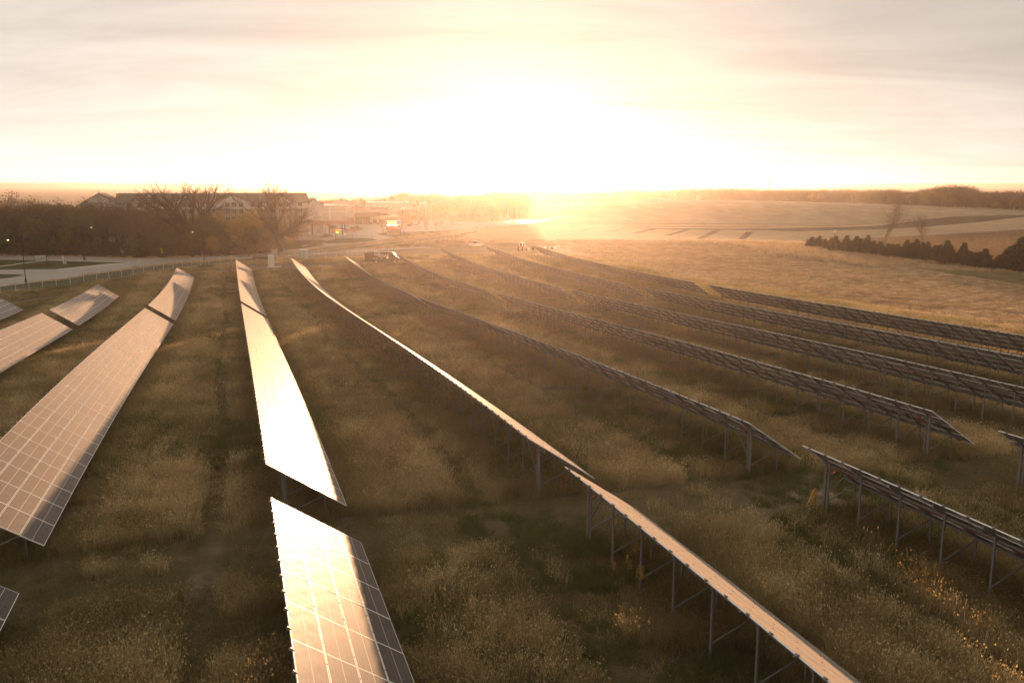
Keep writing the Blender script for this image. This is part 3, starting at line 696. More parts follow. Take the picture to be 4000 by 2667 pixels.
# the wood across the road
WV = [tree_meshes('wood_tree', 101, 14, .8, 4, .26, .25, L_brown, 900, .34, kids=(5, 5, 4, 4)), tree_meshes('wood_tree', 102, 13, .9, 4, .24, .2, L_brown, 2200, .36, kids=(5, 5, 4, 4)),
      tree_meshes('wood_tree', 103, 12, .9, 4, .24, .15, L_olive, 3600, .42, kids=(5, 5, 4, 4)), tree_meshes('wood_tree', 104, 11, .85, 4, .22, .15, L_gold, 3000, .36, kids=(5, 5, 4, 4)),
      tree_meshes('wood_tree', 105, 15, .75, 4, .28, .25, L_rust, 500, .3, kids=(5, 5, 4, 4))]
WN = ['bare brown tree in the wood behind the road, mostly twigs', 'tree with brown leaves in the wood behind the road', 'tree with dense olive leaves in the wood behind the road', 'golden leaved tree in the wood left of the hotel', 'tallest kind of bare rusty tree in the wood behind the road']
rr = random.Random(3)
for row, (d0, zt_) in enumerate(((0, 0), (9, 0), (19, 0), (30, 0), (43, 0))):
    for i in range(17):
        u = -260+i*76+rr.uniform(-28, 28)+row*17
        if u > 690 and row > 1: continue
        if u > 1070: continue
        b = at(u, 640+(846 if u < 500 else 862)/2.352); dd = b.xy.length+4+d0+rr.uniform(-2, 3); q = dist(u, dd)
        v = rr.choices([0, 1, 2, 3, 4], [5, 4, 3, 1.0 if u > 350 else .3, 3])[0]
        if u > 800: v = rr.choice([3, 3, 2, 1])
        h = rr.uniform(.98, 1.28)*(.8 if row == 0 else 1)*(1 if u < 480 else .80)
        if u > 800: h *= .98 if 870 < u < 1010 else .7
        place_tree('wood_tree', WV[v], q, h, None, WN[v], 'tree', 'trees of the wood across the road', w=h*1.15)
for i in range(16):
    u = 862+i*19+rr.uniform(-6, 6); q = dist(u, rr.uniform(246, 262) if u < 1010 else rr.uniform(268, 300)); v = rr.choice([3, 3, 2]) if u < 1010 else rr.choice([3, 0, 4])
    h = rr.uniform(.85, 1.15) if u < 1010 else rr.uniform(.5, .72)
    place_tree('wood_tree', WV[v], q, h, None, ('olive leaved tree before the right half of the hotel' if v == 2 else 'golden leaved tree before the right half of the hotel') if u < 1010 else 'low hazy tree near the right end of the hotel', 'tree', 'trees in front of the hotel', w=h*1.1)
def bush_mesh(seed, leaf, n=1500, flat=.6, sz=.25):
    r = random.Random(seed); m = MB()
    for i in range(14):
        a = r.uniform(0, 6.28); m.tube([(0, 0, -.1), (math.cos(a)*.4, math.sin(a)*.4, .6), (math.cos(a)*r.uniform(.5, 1), math.sin(a)*r.uniform(.5, 1), r.uniform(.9, 1.5))], [.03, .02, .008], M_twig, 3, False)
    cs_ = [Vector((r.gauss(0, .45), r.gauss(0, .45), abs(r.gauss(.6, .3)))) for _ in range(16)]
    for i in range(n):
        c = r.choice(cs_)+Vector((r.gauss(0, .28), r.gauss(0, .28), r.gauss(0, .22))); a = Vector((r.gauss(0, 1), r.gauss(0, 1), r.gauss(0, 1))).normalized(); b = a.orthogonal().normalized(); s2 = sz*r.uniform(.2, .5)
        m.add([c-a*s2, c+b*s2*.7, c+a*s2, c-b*s2*.7], [(0, 1, 2, 3)], leaf)
    return m.mesh('bush')
BM = [bush_mesh(1, L_brown), bush_mesh(2, L_olive), bush_mesh(3, L_rust), bush_mesh(4, L_gold, 900)]
BN = ['brown undergrowth bush at the foot of the wood by the road', 'olive undergrowth bush at the foot of the wood by the road', 'rusty low bush at the wood edge near the big bare tree']
for i in range(46):
    u = -240+i*28+rr.uniform(-8, 8); v = 2 if 800 < u < 1010 else rr.choice([0, 1, 0]); b = at(u, 640+(846 if u < 500 else 864 if u < 700 else 852)/2.352-3)
    o = inst('undergrowth_bush', BM[v]); o.location = b*(1+rr.uniform(1, 5)/b.length) if False else dist(u, b.xy.length+rr.uniform(2, 6)); o.rotation_euler = (0, 0, rr.uniform(0, 6)); q = rr.uniform(1.6, 3.0)*(.8 if v == 2 else 1)
    o.scale = (q*1.2, q*1.2, q); tag(o, BN[v], 'bush', 'undergrowth along the wood edge')
# cedars
def cedar(seed, H=5.0, Rb=1.9):
    r = random.Random(seed); tm, cm = MB(), MB(); tm.tube([(0, 0, -.2), (0, 0, H*.5), (0, 0, H*.93)], [.16, .10, .02], M_bark, 6, False)
    tips = [(0, 0, 1.0)]+[(r.uniform(-.5, .5)*Rb, r.uniform(-.5, .5)*Rb, r.uniform(.6, .9)) for _ in range(3)]
    for i in range(4200):
        tx, ty, th = r.choice(tips[:2] if r.random() < .6 else tips); z = H*th*(1-r.random()**.75*.97); k = 1-z/(H*th)
        rad = Rb*(k**1.05)*(1.0 if k < .90 else (1-k)/.12)*r.uniform(.15, 1.05)+.05; a = r.uniform(0, 6.28); rad *= 1+.18*math.sin(a*3+seed+z*2)
        f = z/(H*th); c = Vector((tx*f+rad*math.cos(a), ty*f+rad*math.sin(a), max(.1, z))); d = Vector((math.cos(a), math.sin(a), r.uniform(-.1, .9))).normalized(); b = d.cross(Vector((r.gauss(0, 1), r.gauss(0, 1), 1))).normalized()
        s2 = r.uniform(.14, .34)*(1.5 if i % 6 == 0 else 1); cm.add([c-b*s2*.45, c+b*s2*.45, c+d*s2*1.3], [(0, 1, 2)], L_cedar)
    return tm.mesh('cedar_trunk'), cm.mesh('cedar_crown')
CV = [cedar(i) for i in range(4)]
base = [(405, 768, 95), (470, 770, 80), (520, 775, 85), (580, 788, 95), (640, 800, 110), (700, 806, 135), (745, 808, 100), (800, 815, 110), (860, 822, 100), (920, 830, 130), (975, 838, 95), (1040, 845, 110), (1085, 848, 95), (1150, 862, 115), (1200, 868, 130), (1255, 875, 160), (1300, 880, 130),
        (1350, 884, 150), (1400, 890, 150), (1450, 893, 125), (1510, 900, 150), (1560, 905, 120), (1600, 910, 165), (1650, 915, 140), (1700, 920, 120), (1750, 925, 110), (1810, 932, 145), (1860, 938, 115), (1910, 942, 95), (1990, 952, 145), (2040, 957, 90), (2110, 965, 115), (2170, 970, 155), (2235, 975, 175), (2310, 985, 235), (2360, 992, 200), (2440, 1000, 190), (2520, 1010, 200)]
for i, (bx, by, hp) in enumerate(base):
    q = at(*c4(bx, by)); h = hp/2.352/FPX*q.length/4.5
    h0 = h; h *= random.uniform(.80, 1.12) if i != 34 else 1; q = q+Vector((random.uniform(-.6, .6), random.uniform(-1.2, 1.2), 0)); q.z = g1(q.x, q.y)
    lab = 'tallest pointed dark cedar at the right picture edge' if i == 34 else 'dark green cedar in the long row beyond the stubble field'
    place_tree('cedar_tree', CV[i % 4], q, h, None, lab, 'cedar', 'row of cedars beyond the stubble field' if i != 34 else None, w=h0*random.uniform(1.05, 1.3)*(1.4 if hp < 120 else 1.1))
# two bare young trees behind the cedars, others
young = [tree_meshes('young_tree', 201+i, 10, .45, 4, .13, .12, L_rust, 120, .16, kids=(9, 4, 3, 3), bk=M_pale) for i in range(2)]
def by_h(fnp, top_v):
    q = at(*fnp); return q, (fnp[1]-top_v)/FPX*q.length/10
q, h = by_h(c4(1075, 745), c4(0, 300)[1]); place_tree('bare_young_tree', young[0], q, h, None, 'bare slender tree behind the cedars, the taller of two', 'tree')
q, h = by_h(c4(1425, 745), c4(0, 440)[1]); place_tree('bare_young_tree', young[1], q, h, None, 'bare slender tree behind the cedars, the smaller one at right', 'tree')
lotT = [tree_meshes('lot_tree', 301+i, 10, .75, 4, .18, .28, None, 0, .1, kids=(6, 4, 4, 3)) for i in range(3)]
for i, (f_, bx, by, ty, lb) in enumerate([(k1, 1552, 830, 640, 'small bare tree just left of the electronic sign'), (k1, 1885, 842, 620, 'small bare tree just right of the electronic sign'), (k1, 2210, 802, 590, 'bare tree below the flagpole, third of the island line'),
        (c2, 1647, 612, 495, 'bare tree right of the flagpoles, fourth of the island line'), (c2, 1727, 600, 500, 'fifth bare tree of the island line'), (c2, 1806, 592, 482, 'sixth bare tree of the island line'), (c2, 1883, 580, 490, 'seventh bare tree of the island line'),
        (c2, 2160, 545, 485, 'small hazy bare tree far right on the highway verge'), (c2, 2245, 530, 480, 'hazy bare tree near the bright road bend')]):
    bb = f_(bx, by); q, h = by_h(bb, f_(bx, ty)[1]); place_tree('lot_tree', lotT[i % 3], q, h, None, lb, 'tree', 'bare trees on the parking lot islands')
sap = tree_meshes('sapling', 401, 10, .5, 3, .12, .2, L_gold, 260, .5, kids=(7, 4, 3))
for f_, bx, by, ty, lb in ((k1, 500, 1010, 905, 'thin sapling on the corner lawn near the price sign'), (k1, 80, 1090, 850, 'sapling with golden leaves right of the big roadside trunk'), (c1, 2320, 838, 745, 'thin golden sapling at the road edge left of the big roadside tree')):
    bb = f_(bx, by); q, h = by_h(bb, f_(bx, ty)[1]); place_tree('sapling', sap, q, h, None, lb, 'tree')
# far woods: one object each
def crownlet(seed, leaf, H=12, n=900):
    r = random.Random(seed); m = MB(); m.tube([(0, 0, -1), (0, 0, H*.4), (.3, .2, H*.8)], [.25, .18, .05], M_bark, 4, False)
    for i in range(9):
        a = r.uniform(0, 6.28); z = H*r.uniform(.3, .6); m.tube([(0, 0, z), (math.cos(a)*2, math.sin(a)*2, z+2.5), (math.cos(a)*3.2, math.sin(a)*3.2, z+5)], [.1, .06, .02], M_twig, 3, False)
    lob = [Vector((r.gauss(0, 1.6), r.gauss(0, 1.6), r.uniform(.35, .85)*H)) for _ in range(9)]
    for i in range(n):
        c = r.choice(lob)+Vector((r.gauss(0, 1.2), r.gauss(0, 1.2), r.gauss(0, 1.3))); c.z = min(max(.3, c.z), H*1.05); a = Vector((r.gauss(0, 1), r.gauss(0, 1), r.gauss(0, 1))).normalized(); b = a.orthogonal().normalized(); s2 = r.uniform(.15, .42)
        m.add([c-a*s2, c+b*s2*.6, c+a*s2, c-b*s2*.6], [(0, 1, 2, 3)], leaf)
    return bpy.data.objects.new('far_tree', m.mesh('far_tree'))
FT = [crownlet(1, L_brown), crownlet(2, L_olive, 11), crownlet(3, L_gold, 9, 800), crownlet(4, L_rust, 13, 500), crownlet(5, L_brown, 14, 450)]
def far_wood(name, label, n, u0, u1, d0, d1, prob, sc_=(.8, 1.15), top=None):
    u = rng.uniform(u0, u1, n); d = rng.uniform(d0, d1, n); P_ = np.array([dist(a, b)[:] for a, b in zip(u, d)])
    hs = rng.uniform(*sc_, n)
    if top is not None: hs = hs*np.interp(u, [q[0] for q in top], [q[1] for q in top])
    scatter(name, label, P_, np.c_[hs*1.2, hs*1.2, hs], rng.random(n)*6.28, np.full(n, .5), np.zeros(n), FT, rng.choice(5, n, p=prob))
far_wood('woods_behind_casino', 'hazy wood behind the casino and the parking lot', 420, 1150, 2050, 520, 640, [.35, .15, .1, .1, .3], top=[(1150, .8), (1500, .85), (1580, 1.15), (1640, 1.15), (1750, 1.0), (2050, 1.0)])
far_wood('woods_on_the_horizon', 'hazy tree line along the middle of the horizon', 900, 1900, 3500, 900, 1200, [.35, .2, .05, .1, .3], top=[(1900, 1.2), (2300, 1.1), (2800, 1.35), (3000, 1.15), (3500, 1.15)])
far_wood('woods_on_the_right', 'brown and green wood on the ridge at the right edge', 620, 3390, 4250, 640, 740, [.35, .32, .12, .05, .16], (.62, 1.15), top=[(3390, .6), (3450, .8), (3560, .75), (3680, 1.05), (3760, 1.15), (3850, .85), (4250, .95)])
far_wood('woods_behind_hotel', 'wood left of the hotel, beyond the roadside trees', 160, -350, 430, 310, 380, [.4, .15, .05, .1, .3], (.8, 1.0))
# ------------------------------------------------------------------ buildings
def azof(p): return math.atan2(p.x, p.y)
def stand(name, p, label=None, cat=None, group=None, turn=0.0): return empty(name, p, -azof(p)+turn, label, cat, group)
M_sid = plain('white_siding', (.62, .58, .50), .7, var=.06, nscale=.8); M_tan = plain('tan_siding', (.32, .25, .17), .8, nscale=.8)
M_shin = plain('roof_shingles', (.10, .085, .065), .9, nscale=2); M_brick = plain('brown_stone', (.17, .11, .07), .85, nscale=1.5)
M_stucco = plain('stucco', (.48, .42, .33), .85, var=.08, nscale=.5); M_flat = plain('flat_roof', (.22, .19, .15), .9); M_awn = plain('brown_awning', (.14, .075, .045), .7)
M_door = plain('door_glass', (.06, .045, .03), .2)
def glow(name, c, s): return plain(name, c, .6, var=0, emis=c, estr=s)
def text(s_, size, m, parent, loc, rot=(math.pi/2, 0, 0), name='lettering', ext=.01, shear=0, align='CENTER'):
    cu = bpy.data.curves.new(name, 'FONT'); cu.body = s_; cu.size = size; cu.align_x = align; cu.align_y = 'CENTER'; cu.extrude = ext; cu.shear = shear; cu.materials.append(m); cu.resolution_u = 3
    tmp = bpy.data.objects.new(name, cu); C.objects.link(tmp); bpy.context.view_layer.update(); me = bpy.data.meshes.new_from_object(tmp.evaluated_get(bpy.context.evaluated_depsgraph_get())); bpy.data.objects.remove(tmp)
    if not me.materials: me.materials.append(m)
    o = bpy.data.objects.new(name, me); link(o, parent); o.location = loc; o.rotation_euler = rot; return o
def window(parent, x, y, z, w_, h_, double=True):
    m = MB(); m.box((x, y-.03, z), (w_+.16, .10, h_+.16), M_white); o = m.build('window', parent)
    m = MB(); m.box((x-(w_/4+.03 if double else 0), y-.06, z), (w_/2-.06 if double else w_, .08, h_), M_glass)
    if double: m.box((x+w_/4+.03, y-.06, z), (w_/2-.06, .08, h_), M_glass)
    m.build('pane', o)
def gable(m, cx, w_, y0, y1, z0, z1, mat_w, mat_r, th=.25, over=.4):
    """gable facing -y: triangular wall from z0 to z1, roof planes back to y1"""
    m.add([(cx-w_/2, y0, z0), (cx+w_/2, y0, z0), (cx, y0, z1)], [(0, 1, 2)], mat_w)
    for s_ in (-1, 1):
        a = Vector((cx+s_*(w_/2+over), 0, z0-over*(z1-z0)/(w_/2))); b = Vector((cx, 0, z1+.02)); up = Vector((0, 0, th))
        vs = []
        for yy in (y0-over, y1):
            for q in (a, b, b+up, a+up): vs.append((q.x, yy, q.z))
        m.add(vs, [(0, 1, 2, 3), (7, 6, 5, 4), (0, 4, 5, 1), (1, 5, 6, 2), (2, 6, 7, 3), (3, 7, 4, 0)], mat_r)
D = 335; o_ = dist(820, D); hotel = stand('hotel_building', o_, 'long three storey white hotel with dark shingle roof behind the trees', 'hotel'); gz = o_.z
k_ = D/FPX*1.03; ux = lambda u: (u-820)*k_
ze = zat(788, D)-gz; zr = zat(755, D+9)-gz; zt_ = zat(811, D)-gz; xl, xr = ux(520), ux(1152)
m = MB(); m.box(((xl+xr)/2, 9, (ze+zt_)/2), (xr-xl, 18, ze-zt_), M_sid); m.box(((xl+xr)/2, 9, zt_/2-.5), (xr-xl-.1, 17.9, zt_+1), M_tan)
m.add([(xr, 0, ze), (xr, 18, ze), (xr, 9, zr)], [(0, 1, 2)], M_sid); m.build('wall', hotel)
m = MB(); rf = [(-.8, ze-.3), (9, zr), (18.8, ze-.3), (18.8, ze-.05), (9, zr+.25), (-.8, ze-.05)]; m.prism(rf, xl-1, xr+.8, M_shin, axis='y'); rf_ = m.build('roof', hotel, fix=True)
for u, w_ in ((578, 5), (738, 9), (894, 13), (1057, 9)):
    m = MB(); gable(m, ux(u), w_, -.9, 8, ze-.1, ze+(zr-ze)*(.8 if w_ > 8 else .5), M_sid, M_shin); m.box((ux(u), -.45, (ze+zt_)/2-.1), (w_-.4, .86, ze-zt_), M_sid); m.build('dormer_gable', hotel)
m = MB(); 
for i in range(12): a = i*math.pi/6; m.box((ux(894)+math.cos(a)*.9, -1.0, ze+1.5+math.sin(a)*.9), (.5, .12, .3), M_white, Matrix.Rotation(-a-math.pi/2, 3, 'Y'))
m.lathe([(0, 0), (.8, 0)], M_glass, 16); m.v = [(v[0], v[1], v[2]) for v in m.v]; m.build('round_window', hotel)
for fl, vz in enumerate((797, 822, 848)):
    z = zat(vz, D)-gz
    for u in (556, 590, 622, 668, 692, 728, 750, 790, 822, 874, 897, 920, 958, 985, 1030, 1057, 1084, 1125):
        gy = 0 if not any(abs(u-c) < w_/2/k_ for c, w_ in ((578, 5), (738, 9), (894, 13), (1057, 9))) or fl else -.88
        window(hotel, ux(u), gy, z, 1.5, 1.5)
# left wing, gable toward the left front
wing = MB(); wing.box((ux(470), 4, (ze+.5)/2-.5), (11, 22, ze+1.5), M_sid); gable(wing, ux(470), 11, -7.02, 15, ze+.2, zr+.2, M_sid, M_shin); wing.build('side_wing', hotel)
m = MB(); m.box((xr+3, 8, ze/2-.6), (6, 10, ze-.6), M_sid); gable(m, xr+3, 6.2, 2.98, 13, ze-1.1, ze+.9, M_sid, M_shin); m.build('end_wing', hotel)
for u in (600, 622, 640, 655, 675): m = MB(); m.box((ux(u-110+0), 9, zr+.4), (.4, .4, .5), M_white); m.build('roof_vent', rf_)
m = MB(); m.box((ux(622), 5.6, ze+2.4), (1.6, 1.2, 1.6), M_white); m.build('chimney', rf_)
# casino
b0 = at(*k1(1180, 685)); DC = b0.xy.length; gz = b0.z; kc = DC/FPX/3.92*1.02
cas = stand('casino_building', b0, 'wide pale casino building with pointed entrance gable and brown awning', 'casino')
X = lambda kx: (kx-1180)*kc
Z = lambda ky, dy=0: zat(700+ky/3.92, DC+dy)-gz
def blk(m, x0, x1, ytop, dy, dep, mat, ybot=None, z0=None):
    zt2 = Z(ytop, dy); zb = -1 if ybot is None else Z(ybot, dy); m.box(((X(x0)+X(x1))/2, dy+dep/2, (zt2+zb)/2), (X(x1)-X(x0), dep, zt2-zb), mat)
m = MB(); blk(m, 300, 1012, 404, 3, 30, M_stucco); blk(m, 290, 1005, 396, 2.6, 30.8, M_white, 405); 
for kx in (380, 515, 770, 1000): blk(m, kx-8, kx+8, 420, 2.7, .3, M_white)
blk(m, 400, 1000, 492, 2.75, .25, M_white, 500); blk(m, 520, 750, 560, 2.8, .2, M_tan, 566); m.build('long_wall', cas)
m = MB(); blk(m, 1302, 1940, 360, 8, 30, M_stucco); blk(m, 1298, 1944, 352, 7.7, 30.6, M_white, 362)
for i in range(7): blk(m, 1330+i*85, 1338+i*85, 370, 7.8, .2, M_white, 440)
blk(m, 1345, 1665, 440, 4, 4, M_stucco); blk(m, 1345, 1620, 432, 3.8, .3, M_flat, 456); blk(m, 1750, 1940, 480, 7.7, .3, M_brick); m.build('rear_hall', cas)
m = MB(); blk(m, 1015, 1345, 408, 0, 12, M_stucco); blk(m, 1010, 1350, 575, -.2, .6, M_brick)
m.add([(X(1100), -.02, Z(408)), (X(1275), -.02, Z(392)), (X(1275), -.02, Z(385)), (X(1250), -.02, Z(385)), (X(1190), -.02, Z(335)), (X(1125), -.02, Z(385)), (X(1100), -.02, Z(392)), (X(1100), 1, Z(408)), (X(1275), 1, Z(392)), (X(1275), 1, Z(385)), (X(1250), 1, Z(385)), (X(1190), 1, Z(335)), (X(1125), 1, Z(385)), (X(1100), 1, Z(392))],
      [(0, 1, 2, 3, 4, 5, 6), (13, 12, 11, 10, 9, 8, 7)]+[(i, (i+1) % 7, 7+(i+1) % 7, 7+i) for i in range(7)], M_sid)
for a in (1125, 1190): blk(m, a-3, a+3, 400, -.3, .3, M_white)
m.build('entrance_block', cas, fix=True)
for kx in (1055, 1088, 1300, 1328): mm = MB(); blk(mm, kx-4, kx+4, 497, -.35, .3, M_dark, 508); mm.build('wall_lamp', cas)
m = MB(); blk(m, 1130, 1240, 585, -.5, .25, M_door, 682)
for i in range(5): blk(m, 1140+i*24, 1143+i*24, 600, -.6, .1, M_white, 682)
m.build('door', cas)
aw = MB(); prof = [(X(1112), Z(552)), (X(1130), Z(525)), (X(1165), Z(506)), (X(1200), Z(502)), (X(1480), Z(502)), (X(1500), Z(502)), (X(1500), Z(548)), (X(1480), Z(556))]
aw.prism(prof, -9, -.6, M_awn); 
pr2 = [(X(1470+i*17), Z(548-math.sin(i*math.pi/10)*38)) for i in range(11)]; aw.prism(pr2, -9.2, -3, M_awn); aw.build('awning', cas, fix=True)
for kx in (1355, 1455, 1590): m = MB(); m.box((X(kx), -8, Z(552)/2), (1.0, 1.0, Z(552)), M_stucco); m.box((X(kx), -8, .6), (1.4, 1.4, 1.2), M_brick); m.build('awning_column', cas)
m = MB(); blk(m, 1385, 1585, 618, -6, .8, M_brick, 676); m.build('low_wall', cas)
m = MB(); blk(m, 1812, 1942, 360, 6, 4, M_sid, 480); m.add([(X(1835), 5.98, Z(360)), (X(1890), 5.98, Z(360)), (X(1862), 5.98, Z(322)), (X(1835), 7, Z(360)), (X(1890), 7, Z(360)), (X(1862), 7, Z(322))], [(0, 1, 2), (5, 4, 3), (0, 3, 4, 1), (1, 4, 5, 2), (2, 5, 3, 0)], M_sid); m.build('sign_tower', cas)
m = MB(); prof = [(X(1820), Z(520)), (X(1835), Z(488)), (X(1870), Z(474)), (X(1930), Z(474)), (X(1975), Z(490)), (X(1985), Z(520))]; m.prism(prof, -1, 5.9, M_awn)
prof = [(X(1985), Z(505)), (X(2000), Z(482)), (X(2040), Z(474)), (X(2075), Z(490)), (X(2080), Z(508))]; m.prism(prof, 0, 5.9, M_awn); m.build('side_awning', cas, fix=True)
for kx in (1840, 1960, 2020, 2070): m = MB(); m.box((X(kx), 1, Z(510)/2), (.8, .8, Z(510)), M_brick); m.build('side_column', cas)
m = MB(); 
for kx in (1945, 2010, 2078): blk(m, kx-3, kx+3, 425, 5, .3, M_white, 560)
for ky in (425, 445, 470): blk(m, 1942, 2081, ky-2, 5.02, .26, M_white, ky+3)
m.build('porch_frame', cas)
m = MB(); blk(m, 800, 1065, 345, 20, 2, M_stucco); blk(m, 875, 1000, 310, 19.8, 2.4, M_stucco, 346); blk(m, 905, 975, 290, 19.6, 2.8, M_sid, 311); blk(m, 925, 947, 305, 19.4, .3, M_dark, 325); m.build('stepped_parapet', cas)
m = MB(); blk(m, 330, 556, 284, 34, 12, M_sid, 380); blk(m, 326, 560, 280, 33.7, 12.6, M_white, 288); m.build('rooftop_plant', cas)
for kx, ky in ((1548, 300), (1628, 300)): m = MB(); m.box((X(kx), 20, (Z(ky, 20)+Z(365, 20))/2), (.25, .25, Z(ky, 20)-Z(365, 20)), M_white); m.build('roof_mast', cas)
m = MB()
for i in range(9): m.box((X(1475+i*15), -5, Z(490)), (.08, .08, Z(478)-Z(512)), M_dark)
m.build('awning_railing', cas)
M_red = plain('red_lettering', (.50, .05, .03), .5, var=0); M_navy = plain('dark_lettering', (.10, .05, .06), .5, var=0)
text("Prairie's Edge", 1.25, M_navy, cas, (X(1190), -.12, Z(402)), shear=.3); text('CASINO', 1.75, M_red, cas, (X(1190), -.12, Z(438)), ext=.04); text('RESORT', .9, M_red, cas, (X(1190), -.12, Z(470)))
text('CASINO', 1.35, M_red, cas, (X(1866), 5.9, Z(372))); text('RESORT', 1.0, M_red, cas, (X(1868), 5.9, Z(392))); text('BINGO', 1.1, M_red, cas, (X(1868), 5.9, Z(415)))
# electronic sign
b0 = at(*k1(1715, 858)); DS = b0.xy.length; ks = DS/FPX/3.92*1.02; gz = b0.z
es = stand('electronic_sign', b0, 'tall electronic casino sign with lit orange screen on a stone base', 'sign')
X = lambda kx: (kx-1712)*ks
Zs = lambda ky: zat(700+ky/3.92, DS)-gz
def bx(parent, nm, x0, x1, y0_, y1_, dy, dep, mat):
    m = MB(); m.box(((X(x0)+X(x1))/2, dy+dep/2, (Zs(y0_)+Zs(y1_))/2), (X(x1)-X(x0), dep, abs(Zs(y0_)-Zs(y1_))), mat); return m.build(nm, parent)
bx(es, 'stone_base', 1615, 1815, 772, 862, -.3, 1.6, M_brick); bx(es, 'sign_body', 1605, 1815, 640, 772, 0, 1.0, plain('sign_cabinet', (.10, .07, .05), .6))
hd = bx(es, 'header_panel', 1592, 1820, 570, 634, -.1, 1.2, plain('sign_header', (.16, .08, .06), .6))
for ky, nm in ((567, 'led_bar'), (637, 'led_bar')): bx(es, nm, 1594, 1824, ky-2, ky+2, -.2, .3, glow('amber_led', (1, .62, .28), 1.1))
text("Prairie's Edge", 1.15, plain('cream_lettering', (.75, .6, .45), .5, var=0), es, (X(1706), -.14, Zs(600)), shear=.3)
def screen_mat():
    m, t, out = nt('led_screen'); ob = t.nodes.new('ShaderNodeTexCoord').outputs['Object']; sp = t.nodes.new('ShaderNodeSeparateXYZ'); t.links.new(ob, sp.inputs[0])
    f = noise(t, ob, 1.4, 3); z = mapr(t, sp.outputs[2], Zs(768), Zs(650)); c = ramp(t, math_(t, 'ADD', z, math_(t, 'MULTIPLY', math_(t, 'SUBTRACT', f, .5), .5)), [(.15, (.35, .03, .01)), (.5, (.9, .12, .03)), (.8, (1, .5, .2))])
    e = t.nodes.new('ShaderNodeEmission'); e.inputs['Strength'].default_value = .9; t.links.new(c, e.inputs[0]); t.links.new(e.outputs[0], out.inputs[0]); return m
bx(es, 'screen', 1622, 1762, 645, 768, -.12, .14, screen_mat())
text('SLOT WINS', .82, glow('white_led', (1, .93, .85), 2.2), es, (X(1692), -.16, Zs(706)), ext=.02)
for i, (c, xa) in enumerate((((.25, .18, 1), 1828), ((.9, 1, .25), 1822), ((1, .12, .06), 1816), ((1, .5, .3), 1806))): bx(es, 'led_bar', 1768, xa, 664+i*29, 668+i*29, -.14, .16, glow('led%d' % i, c, .9))
# gas station canopy, pumps, price sign
b0 = at(*k1(700, 872)); DG = b0.xy.length; kg = DG/FPX/3.92*1.02; gz = b0.z
gas = stand('gas_canopy', b0, 'long red brown fuel station canopy on dark posts behind the big bare tree', 'canopy')
X = lambda kx: (kx-700)*kg
Zs = lambda ky: zat(700+ky/3.92, DG)-gz
zc_ = Zs(690); m = MB(); m.prism([(X(270), 0), (X(1090), 3.5), (X(1090), 9.5), (X(270), 7.0)], zc_, zc_+1.25, M_awn, axis='x') if False else m.box(((X(270)+X(1090))/2, 4, zc_+.7), (X(1090)-X(270), 8, 1.3), plain('canopy_fascia', (.26, .10, .07), .6)); m.build('canopy_roof', gas)
m = MB(); m.box(((X(580)+X(1000))/2, 4, zc_+1.42), (X(1000)-X(580), 7, .12), plain('canopy_stripe', (.45, .08, .05), .5)); m.build('canopy_stripe', gas)
for kx, dy in ((295, 0), (490, 0), (540, 6), (680, 0), (732, 6), (918, 0), (960, 6)): m = MB(); m.box((X(kx), dy+1, zc_/2), (.45, .45, zc_), M_black); m.box((X(kx), dy+1, .3), (.8, .8, .6), M_conc); m.build('canopy_post', gas)
def pump(kx, dy, lb):
    p = gas.matrix_world@Vector((0, 0, 0)); 
    r_ = Matrix.Rotation(gas.rotation_euler.z, 4, 'Z'); q = Vector(gas.location)+r_@Vector((X(kx), dy, 0)); q.z = g1(q.x, q.y)
    e = stand('fuel_pump', q, lb, 'fuel pump', 'fuel pumps under the canopy'); m = MB(); m.box((0, 0, .1), (1.6, .9, .2), M_conc); m.box((0, 0, 1.05), (.95, .55, 1.7), M_white); m.box((0, 0, 1.95), (1.1, .6, .25), M_red); m.build('cabinet', e)
    m = MB(); m.box((0, -.29, 1.45), (.6, .04, .4), M_black); m.build('display', e)
    for s_ in (-1, 1): m = MB(); m.tube([(s_*.5, -.1, 1.6), (s_*.62, -.12, 1.0), (s_*.55, -.15, .6), (s_*.5, -.15, 1.1)], .03, M_black, 5); m.build('hose', e)
pump(575, 1, 'leftmost white fuel pump under the canopy'); pump(638, 6, 'fuel pump beside the middle canopy posts'); pump(955, 1, 'rightmost fuel pump near the price sign')
b0 = at(*k1(832, 932)); Dp = b0.xy.length; kp = Dp/FPX/3.92*1.02; gz = b0.z
ps = stand('price_sign', b0, 'fuel price sign with red and green lit digits on a dark pole', 'sign')
X = lambda kx: (kx-832)*kp
Zs = lambda ky: zat(700+ky/3.92, Dp)-gz
m = MB(); m.box((0, 0, Zs(750)/2), (.22, .22, Zs(750)), M_black); m.build('pole', ps)
bx(ps, 'sign_panel', 778, 878, 752, 822, -.15, .3, plain('price_panel', (.25, .07, .05), .6))
bx(ps, 'lit_panel', 830, 876, 756, 798, -.2, .06, glow('red_led', (1, .10, .02), .9)); bx(ps, 'lit_panel', 833, 873, 800, 820, -.2, .06, glow('green_led', (.35, .9, .06), .8))
text('2.99', .62, glow('red_digits', (1, .5, .1), 1.2), ps, (X(853), -.23, Zs(777))); text('2.79', .42, glow('green_digits', (.8, 1, .3), 1.2), ps, (X(853), -.23, Zs(810)))
text('FUEL', .35, M_white, ps, (X(805), -.18, Zs(785)))

